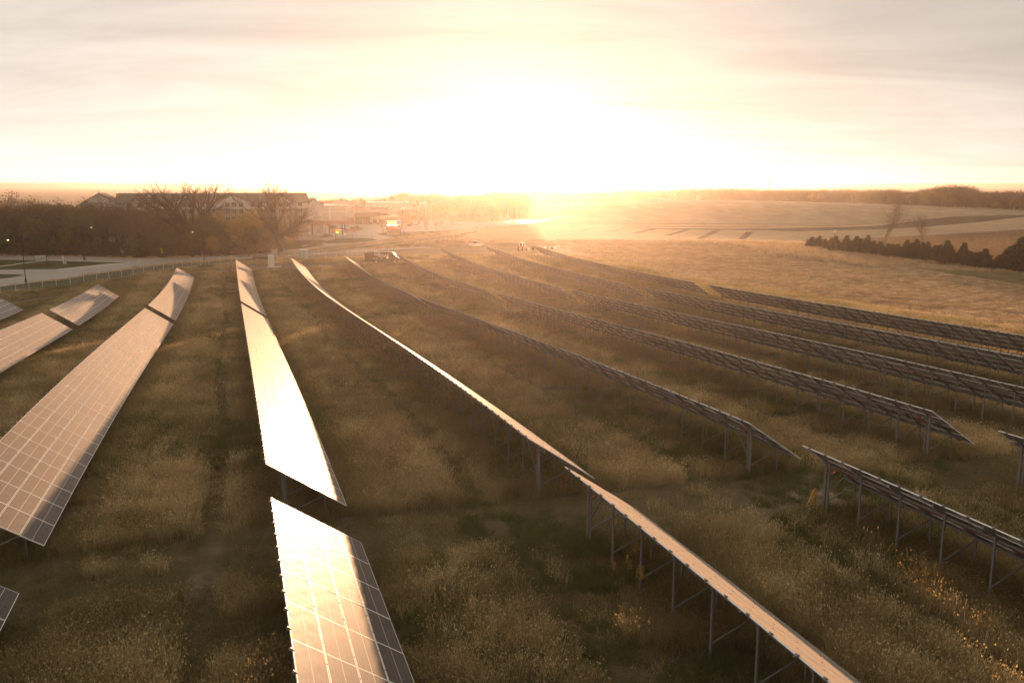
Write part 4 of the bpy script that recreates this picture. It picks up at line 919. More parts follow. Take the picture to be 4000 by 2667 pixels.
# ------------------------------------------------------------------ vehicles
def car(name, p, turn, col, label, kind='sedan', group='vehicles in the parking lot', cat='car'):
    e = stand(name, p, label, cat, group, turn)
    L, W_, H_, bel = {'sedan': (4.7, 1.8, 1.45, .92), 'suv': (4.8, 1.95, 1.8, 1.1), 'pickup': (5.7, 2.0, 1.85, 1.15)}[kind]; h = L/2
    cm = plain('car_paint_%.2f_%.2f' % (col[0], col[1]), col, .3, .2, .04)
    body = [(-h, .35), (-h, bel*.85), (-h+.15, bel), (h-1.1 if kind == 'sedan' else h-1.0, bel), (h-.1, bel*.82), (h, .35)]
    m = MB(); m.prism(body, -W_/2, W_/2, cm); m.build('body', e, fix=True)
    if kind == 'sedan': cab = [(-h+.5, bel+.002), (-h+1.15, H_), (.45, H_), (1.35, bel+.002)]
    elif kind == 'suv': cab = [(-h+.1, bel+.002), (-h+.35, H_), (.55, H_), (1.3, bel+.002)]
    else: cab = [(-.75, bel+.002), (-.6, H_), (.75, H_), (1.45, bel+.002)]
    m = MB(); m.prism(cab, -W_/2+.14, W_/2-.14, M_glass); m.prism([(cab[1][0]-.06, H_-.002), (cab[1][0]+.02, H_+.06), (cab[2][0]-.02, H_+.06), (cab[2][0]+.06, H_-.002)], -W_/2+.12, W_/2-.12, cm); 
    for a_, b_ in ((0, 1), (2, 3)):
        for s_ in (-1, 1): m.bar((cab[a_][0], s_*(W_/2-.13), cab[a_][1]), (cab[b_][0], s_*(W_/2-.13), cab[b_][1]), .06, .09, cm)
    for s_ in (-1, 1): m.box(((cab[1][0]+cab[2][0])/2, s_*(W_/2-.13), (bel+H_)/2), (.09, .05, H_-bel), cm)
    m.build('cabin', e, fix=True)
    if kind == 'pickup': m = MB(); m.box((-h+1.0, 0, bel+.01), (1.75, W_-.35, .03), M_black); m.build('truck_bed', e)
    for x in (-h+.95, h-.95):
        for s_ in (-1, 1):
            m = MB(); m.tube([(x, s_*(W_/2-.22), .34), (x, s_*(W_/2+.01), .34)], .34, M_tyre, 14); wh = m.build('wheel', e); m = MB(); m.tube([(x, s_*(W_/2), .34), (x, s_*(W_/2+.03), .34)], .2, M_alu, 10); m.build('rim', wh)
    for s_ in (-1, 1):
        m = MB(); m.box((h-.03, s_*(W_/2-.3), bel*.72), (.1, .35, .16), M_white); m.build('headlight', e); m = MB(); m.box((-h+.01, s_*(W_/2-.25), bel*.8), (.06, .28, .16), M_red); m.build('tail_light', e)
    return e
for kx, ky, tn, col, lb, kd in ((805, 768, 0, (.05, .035, .03), 'dark sport utility vehicle parked behind the price sign, farthest back', 'suv'), (905, 792, .3, (.55, .52, .48), 'silver car parked behind the right canopy post', 'sedan'), (965, 800, .35, (.66, .64, .60), 'white car parked left of the red pickup', 'sedan'),
        (1078, 803, .25, (.28, .06, .04), 'red pickup parked in the lot right of the price sign', 'pickup'), (1148, 782, .3, (.07, .05, .035), 'dark pickup right of the red pickup', 'pickup'), (685, 897, 3.2, (.015, .012, .012), 'black low car under the fuel canopy', 'sedan'),
        (195, 892, .2, (.035, .025, .025), 'dark pickup seen through the branches of the big roadside tree', 'pickup'), (180, 812, 0, (.5, .47, .42), 'white car beyond the dark pickup, behind the big tree', 'suv'), (1600, 762, 3.1, (.6, .58, .54), 'white car half hidden behind the electronic sign', 'sedan'),
        (2065, 735, 0, (.66, .64, .6), 'white car between two bare trees right of the electronic sign', 'sedan'), (2000, 727, .1, (.06, .03, .02), 'dark car just left of the white one right of the electronic sign', 'sedan')):
    car('parked_car' if kd != 'pickup' else 'parked_pickup', at(*k1(kx, ky)), tn, col, lb, kd, cat='car' if kd != 'pickup' else 'pickup')
car('parked_car', at(*c2(1692, 545)), 0, (.6, .56, .5), 'hazy pale car on the far side of the lot below the treeline', 'sedan')
car('parked_pickup', at(*c2(2022, 762)), .9, (.66, .64, .6), 'white pickup in the grass beyond the far table ends', 'pickup', None, 'pickup')
# work van
pv_ = at(*k3(1590, 500)); van = stand('work_van', pv_, 'black high roof van with GO SOLAR lettering parked beyond the far tables', 'van', None, R(-4))
m = MB(); hv = 3.15
M_van = plain('van_paint', (.035, .026, .02), .35, .1, .1)
m.prism([(-hv, .42), (-hv, 2.45), (-hv+.15, 2.62), (1.5, 2.62), (1.95, 2.45), (2.55, 1.5), (3.05, 1.3), (3.2, .9), (3.2, .42)], -1.02, 1.02, M_van); m.build('body', van, fix=True)
m = MB(); m.box((-hv-.02-.75, -1.0, 1.45), (1.5, .06, 2.0), M_van); m.build('rear_door', van)
for s_ in (-1, 1): m = MB(); m.add([(1.15, s_*1.035, 1.55), (2.42, s_*1.035, 1.55), (1.98, s_*1.035, 2.25), (1.2, s_*1.035, 2.25)], [(0, 1, 2, 3)], M_glass); m.build('side_window', van)
m = MB(); m.add([(2.0, -.9, 2.42), (2.0, .9, 2.42), (2.6, .9, 1.52), (2.6, -.9, 1.52)], [(0, 1, 2, 3)], M_glass); m.build('windshield', van)
for x in (-2.0, 2.2):
    for s_ in (-1, 1): m = MB(); m.tube([(x, s_*.75, .38), (x, s_*1.04, .38)], .38, M_tyre, 14); w_ = m.build('wheel', van); m = MB(); m.tube([(x, s_*1.03, .38), (x, s_*1.06, .38)], .2, M_alu, 10); m.build('rim', w_)
for s_ in (-1, 1): m = MB(); m.box((3.18, s_*.75, .95), (.1, .3, .25), M_white); m.build('headlight', van)
m = MB(); m.box((-2.2, -.3, 2.72), (.5, .3, .18), M_white)
for x in (-1.9, -1.7, .8): m.tube([(x, -.5, 2.6), (x, -.5, 3.05)], .03, M_white, 4)
m.bar((-2.4, -.55, 2.68), (1.2, -.55, 2.68), .05, .05, M_alu); m.build('roof_rack', van)
M_wl = plain('white_lettering', (.75, .7, .62), .5, var=0)
text('GO', .95, M_wl, van, (-1.75, -1.04, 2.1), ext=.01); text('SOLAR', .85, M_wl, van, (-.35, -1.04, 1.78), ext=.01)
m = MB(); m.lathe([(0, 0), (.28, .0)], M_wl, 12); m.v = [(v[0]+.55, -1.035, v[1]+1.35) for v in m.v]; m.build('logo', van)
m = MB(); 
for x, z, w_, h_ in ((-2.5, 1.25, .35, .35), (-1.9, 1.15, .5, .3), (-.8, 1.25, .6, .1), (-.75, 1.08, .4, .1)): m.box((x, -1.035, z), (w_, .02, h_), plain('grey_lettering', (.35, .30, .24), .6, var=0))
m.build('small_lettering', van)
# technician: one skinned body, clothes over it
def person(name, p, turn, label):
    e = stand(name, p, label, 'person', None, turn)
    def skin(nm, vs, es, rad, mat, root=0):
        me = bpy.data.meshes.new(nm); me.from_pydata(vs, es, []); o = bpy.data.objects.new(nm, me); link(o, e); me.materials.append(mat)
        md = o.modifiers.new('skin', 'SKIN'); sv = me.skin_vertices[0].data
        for i, r_ in enumerate(rad): sv[i].radius = (r_, r_*.85) if not isinstance(r_, tuple) else r_
        sv[root].use_root = True; o.modifiers.new('sub', 'SUBSURF').levels = 1; o.modifiers['sub'].render_levels = 2; return o
    sk = plain('skin', (.42, .24, .15), .6, var=.05)
    V_ = [(0, 0, .95), (-.03, 0, 1.12), (-.10, 0, 1.28), (-.2, 0, 1.42), (-.27, 0, 1.5), (-.33, 0, 1.6), (-.35, 0, 1.68),
          (-.17, -.19, 1.40), (-.28, -.24, 1.14), (-.45, -.2, .98), (-.52, -.2, .95), (-.17, .19, 1.40), (-.30, .23, 1.14), (-.48, .18, 1.02), (-.56, .17, 1.0),
          (.02, -.1, .9), (-.02, -.11, .50), (.04, -.12, .09), (-.1, -.12, .05), (.02, .1, .9), (.08, .11, .5), (.14, .12, .09), (0, .12, .05)]
    E_ = [(0, 1), (1, 2), (2, 3), (3, 4), (4, 5), (5, 6), (3, 7), (7, 8), (8, 9), (9, 10), (3, 11), (11, 12), (12, 13), (13, 14), (0, 15), (15, 16), (16, 17), (17, 18), (0, 19), (19, 20), (20, 21), (21, 22)]
    Rr = [(.15, .11), (.14, .10), (.16, .11), (.13, .09), .055, .09, .085, .06, .045, .035, .03, .06, .045, .035, .03, .09, .06, .045, .035, .09, .06, .045, .035]
    b = skin('body', V_, E_, Rr, sk)
    vi = [1, 2, 3, 7, 8, 11, 12]; vest = plain('hi_vis_jacket', (.45, .62, .05), .6, var=.05, emis=None)
    skin('jacket', [V_[i] for i in (0, 1, 2, 3, 7, 8, 11, 12)], [(0, 1), (1, 2), (2, 3), (3, 4), (4, 5), (3, 6), (6, 7)], [(.165, .125), (.16, .12), (.18, .13), (.15, .11), .078, .06, .078, .06], vest)
    skin('trousers', [V_[i] for i in (0, 15, 16, 17, 19, 20, 21)], [(0, 1), (1, 2), (2, 3), (0, 4), (4, 5), (5, 6)], [(.165, .125), .105, .078, .062, .105, .078, .062], plain('work_trousers', (.05, .045, .05), .8))
    m = MB(); m.lathe([(.115, -.01), (.12, .03), (.105, .10), (.06, .14), (0, .15)], plain('white_hard_hat', (.65, .62, .55), .4), 12, (-.355, 0, 1.70)); m.box((-.45, 0, 1.70), (.09, .16, .015), M_white); m.build('hard_hat', e)
person('person', at(*k3(1668, 492)), R(0), 'worker in a bright yellow green jacket bending beside the black van')

# ------------------------------------------------------------------ street lamps, fences, signs
M_iron = plain('black_iron', (.015, .014, .013), .5)
def lamp(bu, bv, tv, side, label, lit=True, arm_=2.3):
    p = at(bu, bv); h = (bv-tv)/FPX*p.length*1.01; e = stand('street_lamp', p, label, 'street lamp', 'street lamps along the road')
    m = MB(); m.lathe([(.30, -.3), (.30, .12), (.22, .2), (.20, .8), (.13, 1.0), (.10, 1.3)], M_iron, 10); m.build('base', e)
    m = MB(); m.tube([(0, 0, 1.2), (0, 0, h)], [.095, .06], M_iron, 8); m.build('pole', e)
    a = MB(); pts_ = [(0, 0, h-.35), (side*arm_*.35, 0, h-.02), (side*arm_*.75, 0, h+.02), (side*arm_, 0, h-.12), (side*arm_, 0, h-.3)]; a.tube(pts_, .04, M_iron, 6); a.tube([(0, 0, h-1.1), (side*arm_*.5, 0, h-.1)], .025, M_iron, 5); a.build('arm', e)
    m = MB(); m.lathe([(.04, .0), (.10, -.05), (.13, -.25), (.28, -.42), (.27, -.46), (0, -.46)], M_iron, 12, (side*arm_, 0, h-.28)); hd_ = m.build('lamp_head', e)
    m = MB(); m.lathe([(.20, -.46), (.21, -.52), (.15, -.64), (.07, -.72), (0, -.74)], glow('lit_lamp_globe', (1, .80, .55), .9 if lit else .1), 12, (side*arm_, 0, h-.28)); m.build('globe', hd_); return e
lamp(*c1(240, 1103), c1(0, 722)[1], -1, 'nearest black street lamp at the left edge, by the near road')
lamp(*c1(776, 886), c1(0, 598)[1], 1, 'black street lamp on the grass island in front of the wood')
lamp(*c1(1877, 893), c1(0, 618)[1], -1, 'black street lamp by the road below the tall bare tree')
lamp(*k1(318, 1003), k1(0, 790)[1], 1, 'street lamp on the lawn corner near the fuel station')
def pole(fn, bx_, by_, ty_, label, cat='pole', mat=None, r_=.09, head=False):
    a = fn(bx_, by_); p = at(*a); h = (a[1]-fn(bx_, ty_)[1])/FPX*p.length; e = stand('light_pole' if head else 'pole', p, label, cat)
    m = MB(); m.tube([(0, 0, -.2), (0, 0, h)], [r_, r_*.7], mat or M_iron, 7); m.build('shaft', e)
    if head: m = MB(); m.box((.3, 0, h), (.8, .3, .14), M_iron); m.build('lamp_head', e)
    else: m = MB(); m.lathe([(.14, 0), (.14, .2), (.1, .25)], M_iron, 8); m.build('base', e)
    return e
pole(k1, 1088, 948, 835, 'short dark post on the middle lawn island'); pole(k1, 1397, 906, 815, 'thin post at the right tip of the middle lawn island')
pole(k1, 935, 650, 480, 'tall thin light pole in front of the long casino wall', 'light pole', M_galv, head=True); pole(k1, 1982, 760, 560, 'light pole in front of the right casino awning', 'light pole', M_galv, head=True)
for i, (kx, ty, lb) in enumerate(((2210, 355, 'flagpole with a bright white flag, leftmost of three'), (2258, 412, 'bare flagpole, middle of three'), (2291, 408, 'bare flagpole, rightmost of three'))):
    a = k1(kx, 800 if i == 0 else 705); a = k1(kx, 705); p = at(*a); h = (a[1]-k1(0, ty)[1])/FPX*p.length; e = stand('flagpole', p, lb, 'flagpole'); m = MB(); m.tube([(0, 0, 0), (0, 0, h)], [.12, .06], M_white, 7); m.build('pole', e)
    m = MB(); m.lathe([(0, .12), (.12, 0), (0, -.12)], M_alu, 8, (0, 0, h+.1)); m.build('finial', e)
    if i == 0:
        vs = []; 
        for a_ in range(9):
            for b_ in range(2): vs.append((-.1-a_*.36, math.sin(a_*1.1)*.18, h-.4-b_*1.9-a_*.03))
        m = MB(); m.add(vs, [(2*q, 2*q+2, 2*q+3, 2*q+1) for q in range(8)], plain('white_flag', (.8, .78, .72), .7, var=.03), True); fo = m.build('flag', e); fo.modifiers.new('thick', 'SOLIDIFY').thickness = .02
def chain_fence(name, pts_, h, step, label, cat='fence', wires=4, top=True, mesh_=True):
    root = empty(name, pts_[0], 0, label, cat); P_ = [Vector((q[0], q[1], 0)) for q in pts_]; L = [0]
    for a, b in zip(P_[:-1], P_[1:]): L.append(L[-1]+(b-a).length)
    n = int(L[-1]/step); ds = np.linspace(0, L[-1], n+1); xs = np.interp(ds, L, [q.x for q in P_]); ys = np.interp(ds, L, [q.y for q in P_]); zs = G(xs, ys)
    post = None; o0 = root.location; M_galv = M_alu if mesh_ else globals()['M_galv']
    for i in range(n+1):
        if post is None: mm = MB(); mm.tube([(0, 0, -.2), (0, 0, h)], .035, M_galv, 5); post = mm.mesh('post')
        o = bpy.data.objects.new('post', post); link(o, root); o.location = Vector((xs[i], ys[i], zs[i]))-o0
    m = MB()
    for hh in ([h-.03] if top else [])+[h*(k+.5)/wires for k in range(wires)]:
        for i in range(n):
            a = Vector((xs[i], ys[i], zs[i]+hh))-o0; b = Vector((xs[i+1], ys[i+1], zs[i+1]+hh))-o0; w_ = .03 if hh > h-.05 else .010; m.bar(a, b, w_, w_, M_galv)
    m.build('wire_mesh', root)
    if mesh_:
        m = MB()
        for i in range(n):
            a = Vector((xs[i], ys[i], zs[i]))-o0; b = Vector((xs[i+1], ys[i+1], zs[i+1]))-o0; k = 9
            for j in range(k):
                p0 = a.lerp(b, j/k); p1 = a.lerp(b, (j+1)/k); up = Vector((0, 0, h-.05)); m.bar(p0+Vector((0, 0, .05)), p1+up, .006, .006, M_galv); m.bar(p1+Vector((0, 0, .05)), p0+up, .006, .006, M_galv)
        m.build('chain_link', root)
    return root
def L2(fn, *q): return [at(*fn(*a)) for a in q]
chain_fence('chain_link_fence', [at(*c1(*q)) for q in ((-150, 1228), (98, 1198), (345, 1158), (575, 1124), (785, 1094), (978, 1064), (1165, 1038), (1340, 1010), (1502, 984), (1655, 960), (1790, 940), (1905, 922), (2100, 903), (2352, 893))]+[at(*c2(*q)) for q in ((235, 870), (405, 866), (575, 862), (845, 846), (1015, 835))], 1.75, 3.1, 'chain link fence between the near road and the solar tables')
fl = [Vector((*q, 0)) for q in fence_line[1:8]]
chain_fence('field_fence', fl, 1.5, 3.6, 'thin wire fence between the stubble field and the outermost tables', wires=4, mesh_=False)
# prairie view sign with flower bed
p = at(*c1(374, 927)); e = stand('roadside_sign', p, 'white roadside sign reading PrairieView on two brown posts', 'sign'); kk = p.length/FPX/2.352
M_brn = plain('brown_post', (.09, .055, .03), .8)
for x in (-41, 43): m = MB(); m.box((x*kk, 0, 38*kk), (.14, .14, 78*kk), M_brn); m.build('post', e)
m = MB(); m.box((0, -.02, (927-872)*kk), (80*kk, .08, 36*kk), plain('sign_board', (.50, .49, .38), .6, var=.04)); m.build('board', e)
M_sg = plain('green_grey_lettering', (.09, .10, .06), .6, var=0); text('PrairieView', 15*kk, M_sg, e, (0, -.07, (927-880)*kk), ext=.004)
m = MB(); m.tube([(8*kk, -.075, 62*kk), (20*kk, -.075, 46*kk)], .05, M_sg, 4); m.tube([(32*kk, -.075, 66*kk), (20*kk, -.075, 46*kk)], .04, M_sg, 4); m.build('emblem', e)
p = at(*c1(378, 938)); e = MB(); r = random.Random(9)
for i in range(260):
    a = r.uniform(0, 6.28); q = math.sqrt(r.random()); x, y = math.cos(a)*q*3.4, math.sin(a)*q*1.4; z = .05+.35*(1-q); s2 = r.uniform(.1, .3); d = Vector((r.gauss(0, 1), r.gauss(0, 1), r.gauss(0, 1))).normalized(); b = d.orthogonal().normalized()*s2; d = d*s2
    c_ = Vector((x, y, z)); e.add([c_-d, c_+b, c_+d, c_-b], [(0, 1, 2, 3)], L_brown)
e.lathe([(3.6, -.1), (3.2, .12), (2, .22), (0, .28)], M_wood, 20); e.v = [(v[0], v[1]*(.45 if True else 1), v[2]) for v in e.v]; o = e.build('flower_bed'); o.location = p; o.rotation_euler = (0, 0, -azof(p)); tag(o, 'low dark flower bed under the PrairieView sign', 'flower bed')
p = at(*c1(584, 918)); e = stand('marker_post', p, 'white marker post with a red cap on the grass island', 'marker post'); m = MB(); m.tube([(0, 0, 0), (0, 0, 1.9)], .13, M_white, 8); m.build('post', e); m = MB(); m.tube([(0, 0, 1.9), (0, 0, 2.25)], [.13, .1], M_red, 8); m.build('cap', e)
p = at(*c1(598, 921)); m = MB(); m.box((0, 0, .45), (.6, .45, .9), M_conc); m.box((0, 0, .93), (.66, .5, .06), M_galv); o = m.build('utility_box'); o.location = p; tag(o, 'grey utility box right of the white marker post', 'utility box')
p = at(*c1(1133, 892)); kk = p.length/FPX/2.352; e = stand('crossing_sign', p, 'pair of posts with a round grey sign back and small solar panel at the crosswalk', 'sign')
for x in (-3, 8): m = MB(); m.tube([(x*kk, 0, 0), (x*kk, 0, 70*kk)], .04, M_galv, 5); m.build('post', e)
m = MB(); m.tube([(-2*kk, -.05, 78*kk), (-2*kk, .0, 78*kk)], 13*kk, M_galv, 16); m.build('sign_plate', e); m = MB(); m.tube([(-3*kk, 0, 70*kk), (-3*kk, 0, 100*kk)], .04, M_galv, 5); m.box((-6*kk, 0, 101*kk), (15*kk, .7, .05), M_dark, Matrix.Rotation(R(35), 3, 'Y')); m.build('solar_charger', e)
p = at(*c1(1493, 862)); kk = p.length/FPX/2.352; e = stand('pedestrian_sign', p, 'yellow green diamond pedestrian crossing sign at the wood edge', 'sign')
m = MB(); m.tube([(0, 0, 0), (0, 0, 74*kk)], .04, M_galv, 5); m.build('post', e)
M_fy = plain('fluorescent_yellow', (.45, .55, .03), .5, var=.03)
m = MB(); m.box((-3*kk, -.05, 70*kk), (15*kk, .03, 15*kk), M_fy, Matrix.Rotation(R(45), 3, 'Y')); m.box((0, -.05, 47*kk), (13*kk, .03, 12*kk), M_fy); m.build('plate', e)
m = MB(); q = Vector((-3*kk, -.08, 70*kk)); m.tube([q+Vector((0, 0, -5*kk)), q+Vector((0, 0, 3*kk))], 1.2*kk, M_black, 5); m.tube([q+Vector((0, 0, 4.6*kk)), q+Vector((0, 0, 6.4*kk))], 1.1*kk, M_black, 6); m.tube([q+Vector((-2.5*kk, 0, -6*kk)), q+Vector((0, 0, -1*kk)), q+Vector((2.5*kk, 0, -6*kk))], .7*kk, M_black, 4); m.bar((-2*kk, -.08, 44*kk), (3*kk, -.08, 50*kk), .04, .5*kk*2, M_black); m.build('pictogram', e)
# portable toilets
for i, (x, lb) in enumerate(((419, 'left one of two pale portable toilets beside the fence'), (461, 'right one of two pale portable toilets beside the fence'))):
    p = at(*c2(x, 869)); e = stand('portable_toilet', p, lb, 'portable toilet', 'portable toilets by the fence', .1); cb_ = plain('toilet_plastic', (.40, .40, .38), .5)
    m = MB(); m.box((0, 0, 1.05), (1.1, 1.15, 2.1), cb_); 
    for q in (-.38, 0, .38): m.box((q, -.59, 1.05), (.05, .04, 1.9), M_conc)
    m.build('cabin', e); m = MB(); m.prism([(-.6, 2.1), (.6, 2.1), (.45, 2.3), (0, 2.42), (-.45, 2.3)], -.62, .62, M_white); m.build('roof', e, fix=True); m = MB(); m.box((.1, -.6, 1.0), (.7, .03, 1.75), plain('toilet_door', (.48, .48, .46), .5)); m.build('door', e)
p = at(*c2(142, 950)); e = stand('utility_cabinet', p, 'tall white electrical cabinet on a concrete pad beside the central table end', 'electrical cabinet'); m = MB(); m.box((.6, 0, .06), (3.2, 2, .16), M_conc); m.build('pad', e); m = MB(); m.box((0, 0, 1.45), (1.3, .7, 2.7), M_white); m.box((0, 0, 2.83), (1.4, .8, .08), M_white); m.build('cabinet', e); m = MB(); m.box((0, -.37, 1.4), (1.05, .03, 2.3), plain('cabinet_door', (.6, .57, .5), .5)); m.build('door', e)
p = at(*c2(60, 888)); m = MB(); m.box((0, 0, .5), (4.6, 1.6, 1.0), M_black); m.box((0, 0, 1.02), (4.7, 1.7, .06), M_iron); o = m.build('dumpster'); o.location = p; o.rotation_euler = (0, 0, -azof(p)); tag(o, 'low black bin by the fence left of the toilets', 'bin')
# pallets
for i, (x, y, lb) in enumerate(((1858, 965, 'stack of dark pallets by the dirt track, left one'), (1912, 958, 'stack of dark pallets by the dirt track, right one'))):
    p = at(*c1(x, y)); m = MB()
    for k in range(4):
        for q in range(5): m.box((-.9+q*.45, 0, .14+k*.2), (.18, 1.3, .03), M_brn)
        for q in (-.6, 0, .6): m.box((0, q, .06+k*.2), (2.2, .1, .1), M_brn)
    o = m.build('pallet_stack'); o.location = p; o.rotation_euler = (0, 0, .3+i*.3); tag(o, lb, 'pallets', 'pallet stacks by the dirt track')
p = at(*c1(2111, 1016)); m = MB(); m.tube([(0, 0, 0), (0, 0, .9)], .12, M_red, 8); m.tube([(0, 0, .9), (0, 0, 1.05)], [.16, .05], M_red, 8); m.tube([(-.25, 0, .65), (.25, 0, .65)], .07, M_red, 6); o = m.build('hydrant'); o.location = p; tag(o, 'small red hydrant on the track left of the central table', 'hydrant')
# long container with spoil behind, brush pile, tractor
p = at(*c2(1760, 752)); e = stand('long_container', p, 'long dark open container near the highway, piled with debris', 'container', None, -.04); kk = p.length/FPX/2.352
m = MB(); w_ = 222*kk; hh = 34*kk; m.box((0, 0, hh/2), (w_, 2.4, hh), plain('container_steel', (.10, .06, .035), .7)); 
for i in range(18): m.box((-w_/2+.4+i*(w_-.8)/17, -1.23, hh/2), (.12, .08, hh), M_brn)
m.build('hull', e); m = MB(); r = random.Random(4)
for i in range(60): q = r.uniform(-.48, .48); m.box((q*w_, r.uniform(-.9, .9), hh+r.uniform(-.1, .5)*(1.4-abs(q)*2)), (r.uniform(.3, 1.2), .5, r.uniform(.2, .6)), M_brn, Matrix.Rotation(r.uniform(-.5, .5), 3, 'Y'))
m.build('debris', e)
p = at(*c2(1500, 762)); m = MB(); r = random.Random(6)
for i in range(420):
    a = Vector((r.uniform(-7, 7), r.uniform(-2, 2), r.uniform(0, .6))); d = Vector((r.gauss(0, 1), r.gauss(0, .6), r.gauss(.2, .5))).normalized()*r.uniform(.6, 1.8); m.tube([a, a+d*.5+Vector((0, 0, .1)), a+d], [.03, .02, .01], M_twig, 3, False)
o = m.build('brush_pile'); o.location = p; o.rotation_euler = (0, 0, -azof(p)); tag(o, 'long low pile of cut branches left of the long container', 'brush pile')
p = at(*c3(98, 800)); e = stand('tractor', p, 'small red tractor with a white cab among tall grass near the field', 'tractor', None, 1.1)
m = MB(); m.prism([(-1.2, .7), (-1.2, 1.3), (.1, 1.4), (1.6, 1.3), (1.7, .7)], -.45, .45, M_red); m.build('hood', e, fix=True)
m = MB(); 
for x in (-1.1, .1):
    for s_ in (-1, 1): m.box((x, s_*.55, 1.9), (.08, .08, 1.2), M_white)
m.box((-.5, 0, 2.53), (1.5, 1.4, .12), M_white); m.build('cab', e); m = MB(); m.box((-.5, 0, 1.9), (1.15, 1.05, 1.1), M_glass); m.build('cab_glass', e)
for x, r_ in ((-.9, .75), (1.2, .45)):
    for s_ in (-1, 1): m = MB(); m.tube([(x, s_*.5, r_), (x, s_*.95, r_)], r_, M_tyre, 14); m.build('wheel', e)
m = MB(); m.box((2.4, 0, .5), (.3, 1.9, .7), M_white); m.bar((.8, .5, 1.0), (2.3, .5, .6), .1, .1, M_red); m.bar((.8, -.5, 1.0), (2.3, -.5, .6), .1, .1, M_red); m.build('loader', e)
p = at(*c3(160, 790)); m = MB(); m.box((0, 0, .6), (3.6, 1.6, .12), M_galv); m.box((0, 0, .95), (3.4, 1.4, .55), M_conc)
for x in (-1, 1): m.tube([(x, -.8, .35), (x, .8, .35)], .35, M_tyre, 10)
o = m.build('flat_trailer'); o.location = p; tag(o, 'low trailer behind the red tractor', 'trailer')
p = at(*c3(365, 783)); m = MB(); m.box((0, 0, .5), (5.2, 2, .12), M_white); m.box((2.0, 0, .8), (1.0, 1.6, .5), M_white)
for x in (-1.2, 0): m.tube([(x, -1, .35), (x, 1, .35)], .35, M_tyre, 10)
m.box((-3.0, 0, .55), (1.2, .1, .1), M_iron); o = m.build('flat_trailer'); o.location = p; o.rotation_euler = (0, 0, .1); tag(o, 'white flatbed trailer at the field corner right of the tractor', 'trailer')
p = at(*c2(2120, 735)); e = stand('light_pole', p, 'small pole with a bright reflector beyond the far tables', 'pole'); m = MB(); m.tube([(0, 0, 0), (0, 0, 2.6)], .05, M_galv, 6); m.build('shaft', e); m = MB(); m.box((0, -.05, 2.6), (.4, .05, .5), M_white); m.build('plate', e)
# inverter boards at table ends
for si, t_ in ((3, 190), (4, 191.5), (5, 191.5), (2, 35.0), (3, 31)):
    pass
# farm buildings and water tower on the horizon
p = dist(c3(830, 0)[0], 690); p.z = zat(c3(0, 372)[1], 690)-.3; e = stand('farm_house', p, 'hazy white farmhouse in front of the horizon trees', 'house'); kk = 690/FPX/2.352
m = MB(); m.box((-5*kk*5, 0, 2.0), (110*kk, 8, 4), M_tan); m.box((60*kk, 0, 3.2), (22*kk, 5, 6.4), M_tan); m.build('wall', e); m = MB(); gable(m, 60*kk, 22*kk, -2.6, 2.6, 6.4, 8.5, M_sid, M_flat); m.prism([(-4.4, 3.9), (0, 6), (4.4, 3.9)], -25*kk-58*kk, -25*kk+56*kk, M_flat, axis='y'); m.build('roof', e, fix=True)
p = dist(c3(1367, 0)[0], 690); p.z = zat(c3(0, 350)[1], 690)-.2; e = stand('long_barn', p, 'long low pale barn in front of the horizon trees', 'barn'); m = MB(); m.box((0, 0, 1.1), (176*kk, 9, 2.4), M_tan); m.build('wall', e); m = MB(); m.prism([(-5, 2.2), (0, 3.5), (5, 2.2)], -90*kk, 90*kk, plain('pale_metal_roof', (.35, .31, .25), .7), axis='y'); m.build('roof', e, fix=True)
m = MB(); m.box((-10*kk, -4.55, 1.0), (95*kk, .1, 1.8), M_brn); m.build('door', e)
p = dist(c3(1715, 0)[0], 690); p.z = zat(c3(0, 342)[1], 690)-.2; m = MB(); m.lathe([(1.8, 0), (1.8, 3.4), (1.2, 4.3), (0, 4.7)], M_tan, 14); o = m.build('grain_silo'); o.location = p; tag(o, 'small pale grain bin right of the long barn on the horizon', 'grain bin')
dw = 1900; p = dist(3003, dw); e = stand('water_tower', p, 'far water tower with a round tank above the horizon trees', 'water tower'); zt2 = zat(c4(0, 150)[1], dw)-p.z; zb2 = zat(c4(0, 180)[1], dw)-p.z; r2 = 10/2.352/FPX*dw
m = MB(); m.tube([(0, 0, 0), (0, 0, zb2)], [1.3, 1.0], M_tan, 10); m.build('stem', e); m = MB(); m.lathe([(1.0, zb2-2), (r2*.8, zb2+1.5), (r2, (zb2+zt2)/2), (r2*.8, zt2-1.5), (0, zt2)], M_tan, 18); m.build('tank', e)
# posts in the fields
for fn, x, y, ty, lb, nm in ((c3, 1530, 706, 655, 'thin field marker post left of the tilled strips corner', 'field_post'), (c4, 612, 672, 615, 'pale box on a double post beyond the first cedars', 'nest_box')):
    a = fn(x, y); p = at(*a); h = (a[1]-fn(x, ty)[1])/FPX*p.length; e = stand(nm, p, lb, 'post'); m = MB(); m.tube([(-.2, 0, 0), (-.2, 0, h*.9)], .05, M_brn, 5); m.tube([(.2, 0, 0), (.2, 0, h*.9)], .05, M_brn, 5); m.build('post', e)
    if nm == 'nest_box': m = MB(); m.box((0, 0, h*.85), (.9, .5, 1.1), M_sid); m.build('box', e)
